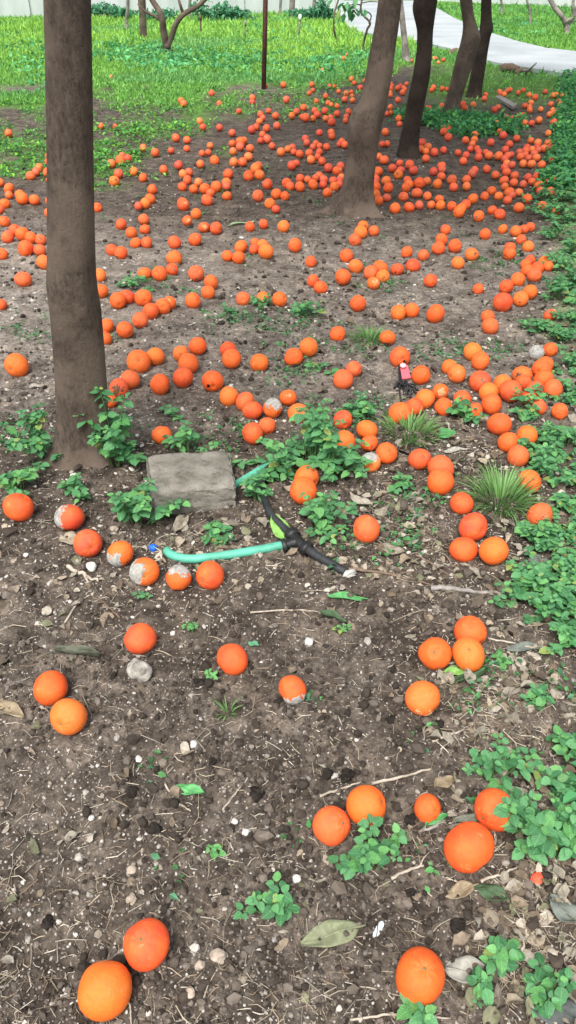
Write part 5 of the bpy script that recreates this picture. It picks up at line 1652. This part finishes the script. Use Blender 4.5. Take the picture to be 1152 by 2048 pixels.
M['rock'] = m_plain('pale_rock', (.27, .25, .22), .9, .2, .6, 45, .8, 120)
M['whitestone'] = m_plain('white_pebble', (.50, .48, .44), .8, .25, .2, 60, .3)
M['tanstone'] = m_plain('tan_stone', (.34, .28, .225), .88, .2, .4, 60, .5)
M['clod'] = m_plain('black_clod', (.024, .020, .017), .95, .1, .5, 60, 1.0, 160)
M['bluebit'] = m_plain('blue_cap', (.02, .13, .62), .4)
M['redbit'] = m_plain('red_chip', (.75, .10, .05), .5)
lump('rock', 280, 1352, 50, 50, M['rock'], 'grey craggy rock lying below the lone orange', 'rock', 2, .42, .1)
for i, (u, v, s, m, tx) in enumerate((
    (618, 1287, 21, 'whitestone', 'clean white pebble on bare soil above the base-mouldy orange'), (183, 1136, 24, 'whitestone', 'white pebble beside the pale stick by the mouldy oranges'),
    (261, 1735, 22, 'tanstone', 'tan stone on the front soil, upper of two close together'), (261, 1795, 24, 'tanstone', 'tan stone on the front soil, lower of two close together'), (437, 1912, 32, 'tanstone', 'flat tan stone right of the front orange pair'),
    (400, 1930, 22, 'tanstone', 'round tan stone between the front orange pair and the flat stone'), (381, 1986, 22, 'tanstone', 'small tan stone right of the foremost orange, nearest the camera'), (493, 1664, 17, 'whitestone', 'round whitish stone at the right of the black clod row'),
    (182, 1634, 15, 'whitestone', 'small white stone alone on the left front soil'), (469, 1640, 14, 'whitestone', 'tiny white stone left of the round whitish stone'), (387, 1490, 18, 'whitestone', 'whitish stone on the soil above the green leaf'),
    (277, 1516, 15, 'whitestone', 'white stone in the soil left of the whitish one'), (346, 1268, 12, 'whitestone', 'tiny white stone beside the orange behind the rock'), (593, 1758, 20, 'whitestone', 'pale stone above the small round weed'), (228, 1058, 16, 'tanstone', 'dull stone between the dull orange and the small mouldy one'))):
    lump('stone', u, v, s, s * .75, M[m], tx, 'stone', i + 3, .3, .3, 'loose stones on the soil')
for i, (u, v, s, tx) in enumerate((
    (310, 1655, 30, 'black soil clod on the left front soil'), (263, 1583, 26, 'black clod below the green fallen leaf level, left'), (514, 1588, 36, 'largest black clod, on soil right of the green leaf'), (694, 1550, 38, 'black clod behind the touching pair of oranges'),
    (825, 1782, 30, 'black clod above the large front orange'), (916, 1853, 34, 'black clod above the grey fallen leaf'), (820, 1638, 28, 'black clod beside the small lone orange'), (95, 1842, 32, 'black clod left of the front orange pair'), (398, 1370, 24, 'black clod below the tiny sprig'),
    (425, 1521, 22, 'small black clod above the green leaf'), (655, 1545, 26, 'smaller black clod left of the one behind the pair'), (555, 1408, 24, 'black clod left of the base-mouldy orange'), (880, 1446, 20, 'small black clod by the lone scuffed orange'), (780, 1440, 22, 'black clod in front of the scuffed orange, left'))):
    lump('soil_clod', u, v, s * .8, s * .55, M['clod'], tx, 'clod', i + 31, .5, .3, 'black clods of soil')
lump('bottle_cap', 307, 1099, 17, 13, M['bluebit'], 'small bright blue plastic bit by the green hose end', 'plastic bit', 3, .3, .2)
lump('peel_chip', 1072, 1762, 26, 10, M['redbit'], 'red-orange chip of peel under the right weed', 'peel', 5, .3, .2)
scrap = lump('plastic_scrap', 757, 1858, 34, 3, m_plain('plastic_scrap', (.50, .58, .60), .5), 'pale bluish plastic scrap on bare soil above the large front orange', 'scrap', 8, .3, .2)
scrap.scale = (1, .42, 1)

# ------------------------------------------------------------------ large fallen leaves
LEAF_MATS = {}


def big_leaf(base, tip, wpx, col, label, curl=.12, stalk=True, lift=.006, seed=0, roll=.0):
    a, b = at(*base[:2]), at(*tip[:2])
    a.z = gzf(a.x, a.y) + (base[2] if len(base) > 2 else lift); b.z = gzf(b.x, b.y) + (tip[2] if len(tip) > 2 else lift)
    vm = (base[1] + tip[1]) / 2
    L = (b - a).length
    w_ = wpx / ppm(vm) / 2
    d = (b - a).normalized()
    x = d.cross(Vector((0, 0, 1))).normalized(); z = x.cross(d)
    rg = random.Random(seed + int(base[0]))
    nu, nv = 13, 9
    V, F = [], []
    for i in range(nu):
        t = i / (nu - 1)
        q = max(0.03, math.sin(math.pi * min(1, t * .97 + .02) ** .82)) ** .75
        for j in range(nv):
            s = (j / (nv - 1) - .5) * 2
            wob = .10 * math.sin(t * 13 + seed + (2 if s > 0 else 0))
            yy = s * w_ * q * (1 + wob * abs(s) * .5)
            zz = curl * L * (.35 * s * s - .5 * (t - .5) ** 2 + .125) + .004 * math.sin(7 * t + 3 * s + seed) + roll * L * s * .5 + .0025
            V.append((x * yy + d * (t * L) + z * zz)[:])
    for i in range(nu - 1):
        for j in range(nv - 1):
            p = i * nv + j
            F.append((p, p + 1, p + nv + 1, p + nv))
    key = col
    if key not in LEAF_MATS:
        t_ = NT('fallen_leaf')
        co = t_.n('TexCoord').outputs['Object']
        c = t_.ramp(t_.noise(co, 60, 5), [(.3, tuple(q * .65 for q in col)), (.55, col), (.75, tuple(min(1, q * 1.3) for q in col))])
        c = t_.mix(t_.ramp(t_.noise(co, 130, 4), [(.62, (0, 0, 0)), (.7, (.6, .6, .6))]), c, tuple(q * .45 for q in col))
        t_.base(c, .6, .3); t_.bump(t_.noise(co, 200, 4), .4, .003); t_.translucent(col, .12)
        LEAF_MATS[key] = t_.m
    root = empty('fallen_leaf', a, label, 'leaf', 'large fallen leaves on the soil')
    me = mesh('blade', V, F, LEAF_MATS[key])
    o = link('blade', me, root)
    m = o.modifiers.new('thick', 'SOLIDIFY'); m.thickness = .0008
    rib = []
    for i in range(nu): rib.append(Vector(V[i * nv + nv // 2]) + z * .0006)
    st = ([rib[0] - d * L * .14 - Vector((0, 0, .001))] if stalk else []) + rib
    v_, f_ = tube_arrays(st, np.linspace(.0016, .0005, len(st)) * min(1.3, L / .06), 5)
    link('midrib', mesh('midrib', v_, f_, LEAF_MATS[key]), root)


GREYG, PALE, TAN, DKG, GRN, LGRN, GREY, DKGREY, YEL = (.22, .24, .14), (.30, .29, .25), (.28, .22, .14), (.055, .10, .045), (.10, .33, .11), (.20, .40, .10), (.15, .17, .145), (.075, .085, .08), (.60, .45, .04)
for i, a in enumerate((
    ((716, 1856), (602, 1882), 52, GREYG, 'large pale grey-green fallen leaf with a stalk, alone on soil', .10),
    ((890, 1938), (990, 1952), 50, PALE, 'pale grey crumpled leaf touching the large front orange', .2, False),
    ((948, 1778), (890, 1796), 30, TAN, 'tan dry leaf end to end with a dark green one', .18),
    ((1012, 1800), (946, 1780), 34, DKG, 'dark green leaf end to end with the tan dry leaf', .15),
    ((1152, 1850), (1096, 1800), 50, GREY, 'broad grey-green dead leaf at the right frame edge', .15),
    ((1160, 2040), (1046, 2004), 66, DKGREY, 'large dark grey rotten leaf in the bottom right corner', .12, False),
    ((350, 1572), (408, 1582), 25, GRN, 'bright green fallen leaf on bare front soil', .2),
    ((726, 1202), (655, 1200), 20, GRN, 'green leaf lying beyond the lone bright orange, right of the pipe end', .15),
    ((640, 1232), (692, 1248), 15, DKG, 'dark curled leaf below the flat green leaf', .35),
    ((888, 1348), (938, 1352), 22, LGRN, 'light green leaf in front of the orange trio', .2),
    ((908, 1374), (968, 1354), 15, DKG, 'dark narrow leaf beside the light green leaf', .3),
    ((576, 1088, .005), (545, 1050, .03), 38, (.22, .46, .10), 'bright green leaf propped upright against the pipe joint', .1, True),
    ((112, 1308), (200, 1316), 17, (.10, .11, .075), 'dark curled leaf left of the grey rock', .4),
    ((-12, 1395), (48, 1436), 32, TAN, 'tan leaf at the left frame edge near the pair of oranges', .1, False),
    ((888, 907), (940, 899), 14, (.42, .40, .35), 'narrow pale leaf in front of the oranges beside the bristly tuft', .15, False),
    ((906, 862), (878, 880), 32, GRN, 'broad green leaf right of the flat grass tuft', .15),
    ((462, 453), (510, 447), 10, (.30, .40, .22), 'long pale-green leaf on dark soil in the middle distance', .1),
    ((868, 1576), (906, 1561), 26, TAN, 'curled tan leaf behind the small lone orange', .3, False),
    ((852, 1652), (896, 1636), 13, GRN, 'narrow green leaf below the small lone orange', .25),
    ((496, 1284), (518, 1290), 13, (.09, .26, .14), 'little teal leaf right of the lone bright orange', .2, False),
    ((1136, 1214), (1156, 1245), 22, YEL, 'yellow leaf caught in the weeds at the right frame edge', .1, False),
    ((120, 1072), (158, 1082), 36, (.33, .29, .21), 'pale dry leaf under the dull red-orange fruit', .15, False),
    ((372, 1036), (350, 1072), 26, (.30, .26, .20), 'dry buff leaf in front of the slab', .25, False),
    ((760, 1105), (806, 1116), 30, (.26, .22, .17), 'brown dry leaf right of the pipe end', .2, False),
    ((700, 1002), (742, 1016), 24, (.33, .30, .24), 'dry pale leaf on litter behind the lone orange', .2, False),
    ((745, 1030), (790, 1026), 26, (.27, .24, .18), 'dry brown leaf touching the lone orange on litter', .2, False),
    ((1010, 1305), (1090, 1302), 22, GREY, 'grey leaf on straw at the strip edge', .15, False),
    ((1000, 1300 + 100), (1040, 1385), 20, (.28, .25, .2), 'dry leaf on the straw right of the scuffed orange', .2, False),
    ((60, 776), (88, 772), 14, (.42, .38, .32), 'pale leaf on grey soil left of the thick trunk', .2, False),
    ((1085, 1120), (1060, 1140), 36, GREY, 'grey broad leaf below the split orange', .12),
    ((960, 1300 + 340), (905, 1650), 18, (.20, .22, .17), 'grey-green leaf between the small and the hidden orange', .2),
)):
    big_leaf(a[0], a[1], a[2], a[3], a[4], a[5] if len(a) > 5 else .12, a[6] if len(a) > 6 else True, .004, i)

# ------------------------------------------------------------------ sticks
M['stick'] = m_plain('pale_stick', (.36, .31, .25), .85, .2, .35, 60, .4)
M['stickgrey'] = m_plain('grey_stick', (.23, .21, .19), .85, .2, .35, 60, .4)
M['stickbrown'] = m_plain('brown_stick', (.15, .105, .075), .85, .2, .35, 60, .4)
for i, (px, w0, m, tx) in enumerate((
    ([(133, 1132), (165, 1147), (198, 1160)], 9, 'stick', 'thick pale stick beside the white pebble'),
    ([(860, 1183), (930, 1188), (1046, 1198)], 10, 'stickgrey', 'long straight grey stick pointing into the right weeds'),
    ([(690, 1143), (775, 1157), (858, 1176)], 6, 'stickbrown', 'thin brown stick running from the pipe end to the grey stick'),
    ([(742, 1563), (806, 1553), (886, 1530)], 6, 'stick', 'pale bent twig behind the touching pair of oranges'),
    ([(830, 1118), (862, 1136), (914, 1167)], 4, 'stickbrown', 'thin twig on litter in front of the lone orange'),
    ([(640, 1592), (690, 1572), (722, 1563)], 5, 'stick', 'short pale twig left of the bent twig'),
    ([(782, 1757), (830, 1740), (868, 1728)], 6, 'stick', 'straight pale twig right of the sprawling weed'),
    ([(960, 1768), (1000, 1757), (1034, 1740)], 6, 'stick', 'pale twig under the large orange at the right weeds'),
    ([(1036, 1918), (1050, 1880), (1056, 1832)], 6, 'stick', 'curved pale twig standing right of the slender weed'),
    ([(330, 1568), (350, 1598), (382, 1622)], 4, 'stick', 'thin kinked twig at the green fallen leaf'),
    ([(808, 1064), (828, 1036), (850, 1008)], 6, 'stickgrey', 'grey twig below the bristly grass tuft'),
    ([(128, 1243), (158, 1202), (190, 1188)], 4, 'stick', 'thin pale twig left of the tiny flat seedling'),
    ([(500, 1228), (590, 1221), (650, 1228)], 3.5, 'stick', 'very thin pale stalk above the white pebble'),
    ([(866, 1480), (905, 1470), (950, 1452)], 5, 'stick', 'pale twig in front of the scuffed orange'),
    ([(240, 1240), (215, 1212), (180, 1192)], 4, 'stickbrown', 'thin brown twig above the orange behind the rock'),
    ([(975, 1282), (1030, 1295), (1078, 1306)], 4, 'stick', 'thin pale twig right of the orange trio'),
    ([(445, 1620), (470, 1585), (496, 1552)], 4, 'stick', 'slanting thin twig left of the largest black clod'),
    ([(820, 1670), (870, 1655), (892, 1640)], 7, 'stickgrey', 'grey stick below the small lone orange'),
    ([(1085, 2010), (1120, 1920), (1152, 1890)], 4, 'stick', 'long thin stalk at the right frame edge'),
    ([(700, 2038), (800, 2030), (900, 2034)], 5, 'stick', 'pale stalk along the bottom frame edge'),
)):
    pts = []
    for u, v in px:
        p = at(u, v); p.z = gzf(p.x, p.y) + .004; pts.append(p)
    org = Vector(pts[0])
    r = w0 / 2 / ppm(px[0][1])
    L = smooth_line([p - org for p in pts], 16)
    L = [p + Vector((random.gauss(0, r * .35), random.gauss(0, r * .35), random.gauss(0, r * .2))) for p in L]
    v_, f_ = tube_arrays(L, np.linspace(1.1, .6, 16) * r * np.array([random.uniform(.85, 1.2) for _ in range(16)]), 7)
    if i % 2 == 0:
        k = 9
        d = (L[k + 2] - L[k]).normalized(); sd = Vector((-d.y, d.x, .2)) * (1 if i % 4 else -1)
        v2, f2 = tube_arrays([L[k], L[k] + (d + sd).normalized() * r * 6, L[k] + (d + sd * .7).normalized() * r * 13], [r * .7, r * .5, r * .3], 6)
        v_, f_ = join([(v_, f_), (v2, f2)])
    o = link('twig', mesh('twig', v_, f_, M[m]))
    o.location = org
    prop(o, tx, 'twig', 'sticks and twigs on the soil')

# the plank and the broken wood near the path
org = at(1012, 207); org.z = 0
V = [at(u, v, z) - org for (u, v, z) in ((990, 192, .02), (1000, 190, .04), (1034, 208, .06), (1026, 214, .05))]
V += [p - Vector((0, 0, .025)) for p in V]
o = link('plank', mesh('plank', V, [(3, 2, 1, 0), (4, 5, 6, 7)] + [(i, (i + 1) % 4, (i + 1) % 4 + 4, i + 4) for i in range(4)], M['stickgrey'], None, False))
o.location = org
prop(o, 'grey wooden board lying tilted among far oranges', 'board')
for u0, v0, u1, v1, w0, tx in ((1000, 143, 1036, 146, 15, 'broken brown log piece by the path edge'), (1030, 149, 1052, 144, 9, 'short pale log piece right of the broken brown one'), (899, 110, 918, 106, 10, 'greyish log piece beside the bent trunk')):
    a, b = at(u0, v0), at(u1, v1)
    r = w0 / 2 / ppm(v0); a.z = b.z = r * .8
    rr = [r * q for q in (.7, 1.05, .95, 1.1, .9, .75)]
    L = smooth_line([Vector((0, 0, 0)), (b - a) * .5 + Vector((0, 0, r * .3)), b - a], 6)
    v_, f_ = tube_arrays(L, rr, 9)
    o = link('log', mesh('log', v_, f_, M['stickbrown'])); o.location = a
    prop(o, tx, 'log')
a = at(1050, 147)
tw = []
for pts in ([(1050, 147, 0), (1060, 138, .15), (1073, 126, .30)], [(1060, 138, .15), (1063, 145, .10), (1064, 148, .0)], [(1046, 140, .1), (1060, 143, .08), (1078, 148, .0)]):
    tw.append(tube_arrays([at(u, v, z) - a for u, v, z in pts], [.018, .012, .006], 6))
o = link('branch_piece', mesh('branch_piece', *join(tw), M['stickgrey'])); o.location = a
prop(o, 'bare forked twig sticking up beside the log pieces', 'twig')

# ------------------------------------------------------------------ gravel, crumbs, straw and leaf litter
def gravel(name, label, n, size, cols, flat, vr, seed, dens=None, power=.55, cat='gravel'):
    rg = np.random.default_rng(seed)
    u = rg.uniform(-260, 1420, n); v = rg.uniform(vr[0], vr[1], n)
    x, y = unproj(u, v)
    k = vnoise(x * 4, y * 4, seed) * .6 + vnoise(x * 14, y * 14, seed + 1) * .4
    ok = rg.uniform(0, 1, n) < np.clip((k - .25) * 2.4, .1, 1)
    if dens is not None: ok &= rg.uniform(0, 1, n) < dens(u, v)
    u, v, x, y = u[ok], v[ok], x[ok], y[ok]; n = len(u)
    s = size * np.exp(rg.normal(0, .48, n)) * (CAM_H * 1.0 / .95 * 0 + (1250 / (.65 * (v + 90))) ** power)
    s = np.minimum(s, size * 5)
    sc = np.stack([s * rg.uniform(.7, 1.3, n), s * rg.uniform(.6, 1.1, n), s * rg.uniform(flat * .7, flat * 1.3, n)], 1)
    c = np.array(cols)[rg.integers(0, len(cols), n)] * rg.uniform(.65, 1.2, (n, 1))
    jit = I1[None] * (1 + rg.uniform(-.22, .22, (n, len(I1), 1)))
    V = np.einsum('nij,nkj->nki', rots(n, .35, rg), jit * sc[:, None, :]) + np.stack([x, y, gz(x, y) + sc[:, 2] * .35], 1)[:, None, :]
    F = (I1F[None] + (np.arange(n) * len(I1))[:, None, None]).reshape(-1, 3)
    o = link(name, mesh(name, V.reshape(-1, 3), F, M['attr'], np.repeat(c, len(I1), 0), False))
    prop(o, label, cat, None, 'stuff')


I1, I1F = ico(1)
soilden = lambda u, v: np.where(u > np.interp(v, STRIP_V, STRIP_U) + 40, .15, 1.0)
gravel('gravel', 'small pale pebbles and grit strewn over the soil', 16000, .0023, [(.36, .33, .29), (.28, .25, .215), (.23, .195, .16), (.18, .15, .122), (.42, .39, .35), (.15, .128, .11)], .65, (300, 2140), 61, soilden)
gravel('gravel', 'pale flat chips of stone and dry leaf on the trodden soil', 9000, .0026, [(.46, .42, .36), (.38, .34, .28), (.52, .49, .44), (.30, .25, .19)], .3, (440, 1250), 66, lambda u, v: soilden(u, v) * np.clip((v - 440) / 120, 0, 1) * np.clip((1250 - v) / 200, 0, 1), .8)
gravel('gravel', 'dark crumbs of soil covering the ground', 24000, .0040, [(.045, .035, .027), (.070, .056, .045), (.10, .082, .066), (.034, .027, .021), (.14, .117, .096)], .75, (300, 2140), 62, soilden, cat='soil crumbs')


def strips(name, label, n, ln, wd, cols, dens, seed, cat):
    "straw and stalk ends: bent three-sided slivers"
    rg = np.random.default_rng(seed)
    u = rg.uniform(-250, 1400, n); v = rg.uniform(420, 2140, n)
    ok = rg.uniform(0, 1, n) < dens(u, v)
    u, v = u[ok], v[ok]; n = len(u)
    x, y = unproj(u, v)
    l = ln * np.exp(rg.normal(0, .55, n)); w_ = wd * rg.uniform(.6, 1.5, n)
    b_ = np.array([(0, -.5, 0), (0, .5, 0), (0, 0, .7), (.5, -.5, .0), (.5, .5, .0), (.5, 0, .7), (1, -.3, 0), (1, .3, 0), (1, 0, .4)], float)
    f = np.array([(0, 3, 5, 2), (3, 4, 1, 0), (1, 4, 5, 2), (3, 6, 8, 5), (6, 7, 4, 3), (4, 7, 8, 5)])
    V = np.repeat(b_[None], n, 0)
    V[:, 3:6, 1] += (rg.normal(0, .12, n) * l / w_)[:, None]
    V[:, 3:6, 2] += (rg.uniform(0, .10, n) * l / w_)[:, None]
    V = V * np.stack([l, w_, w_], 1)[:, None, :]
    V[:, :, 0] -= (l * .5)[:, None]
    V = np.einsum('nij,nkj->nki', rots(n, .10, rg), V) + np.stack([x, y, gz(x, y) + w_ * .6 + .0008], 1)[:, None, :]
    F = (f[None] + (np.arange(n) * 9)[:, None, None]).reshape(-1, 4)
    c = np.array(cols)[rg.integers(0, len(cols), n)] * rg.uniform(.6, 1.2, (n, 1))
    o = link(name, mesh(name, V.reshape(-1, 3), F, M['dry'], np.repeat(c, 9, 0), False))
    prop(o, label, cat, None, 'stuff')


def litter_d(u, v, base=.13):
    d = base + 0 * u
    for cu, cv, su, sv, k in ((830, 1050, 200, 130, .9), (1000, 1400, 130, 110, .95), (940, 880, 230, 90, .8), (400, 1110, 170, 60, .55), (1040, 1880, 90, 170, .7), (880, 1650, 120, 60, .5), (520, 950, 60, 60, .6), (760, 640, 260, 120, .35), (200, 1200, 120, 50, .3)):
        d = np.maximum(d, k * np.exp(-(((u - cu) / su) ** 2 + ((v - cv) / sv) ** 2)))
    return d


strips('straw', 'dry straw and stalk ends scattered on the soil', 52000, .022, .0015, [(.42, .36, .27), (.32, .26, .19), (.22, .17, .12), (.50, .45, .37), (.15, .11, .08)], litter_d, 63, 'straw')


def litter(n, seed):
    rg = np.random.default_rng(seed)
    u = rg.uniform(-200, 1400, n); v = rg.uniform(400, 2130, n)
    strip = u > np.interp(v, STRIP_V, STRIP_U) - 60
    ok = rg.uniform(0, 1, n) < np.where(strip & (v > 560), .35, litter_d(u, v, .012) * .8)
    u, v = u[ok], v[ok]; n = len(u)
    x, y = unproj(u, v)
    ts = np.array([0, .12, .3, .5, .7, .88, 1.0]); wq = np.array([.04, .55, .95, 1, .82, .45, .04]) * .5
    base = np.concatenate([[(-q, t_, 0), (0, t_, 0), (q, t_, 0)] for t_, q in zip(ts, wq)]).astype(float)
    f = np.array([t_ for i in range(6) for t_ in ((3 * i, 3 * i + 1, 3 * i + 4), (3 * i, 3 * i + 4, 3 * i + 3), (3 * i + 1, 3 * i + 2, 3 * i + 5), (3 * i + 1, 3 * i + 5, 3 * i + 4))])
    ox = np.array([[float(t_) for t_ in l_.split(' ', 3)[:3]] for l_ in ORANGES.strip().split('\n')])
    free = np.ones(n, bool)
    for a_, b_, c_ in ox: free &= (x - a_) ** 2 + (y - b_) ** 2 > (c_ + .022) ** 2
    u, v, x, y = u[free], v[free], x[free], y[free]; n = len(u)
    s = .021 * np.exp(np.clip(rg.normal(0, .4, n), -1, .55)) * (1250 / (.65 * (v + 90))) ** .25
    V = np.repeat(base[None], n, 0) + rg.normal(0, .045, (n, len(base), 3))
    V[:, :, 2] += rg.normal(0, .6, (n, 1)) * (V[:, :, 1] - .5) ** 2 + rg.normal(.15, .5, (n, 1)) * np.abs(V[:, :, 0])
    V *= np.stack([s * rg.uniform(.4, .85, n), s, s], 1)[:, None, :]
    V = np.einsum('nij,nkj->nki', rots(n, .28, rg), V) + np.stack([x, y, gz(x, y) + .003], 1)[:, None, :]
    F = (f[None] + (np.arange(n) * len(base))[:, None, None]).reshape(-1, 3)
    cols = np.array([(.30, .25, .185), (.22, .175, .125), (.36, .32, .26), (.15, .115, .08), (.26, .235, .185), (.18, .18, .11), (.10, .08, .06)])
    c = cols[rg.integers(0, len(cols), n)] * rg.uniform(.7, 1.15, (n, 1))
    o = link('leaf_litter', mesh('leaf_litter', V.reshape(-1, 3), F, M['dry'], np.repeat(c, len(base), 0)))
    prop(o, 'brown and grey broken leaf litter lying on the soil', 'leaf litter', None, 'stuff')


litter(30000, 64)
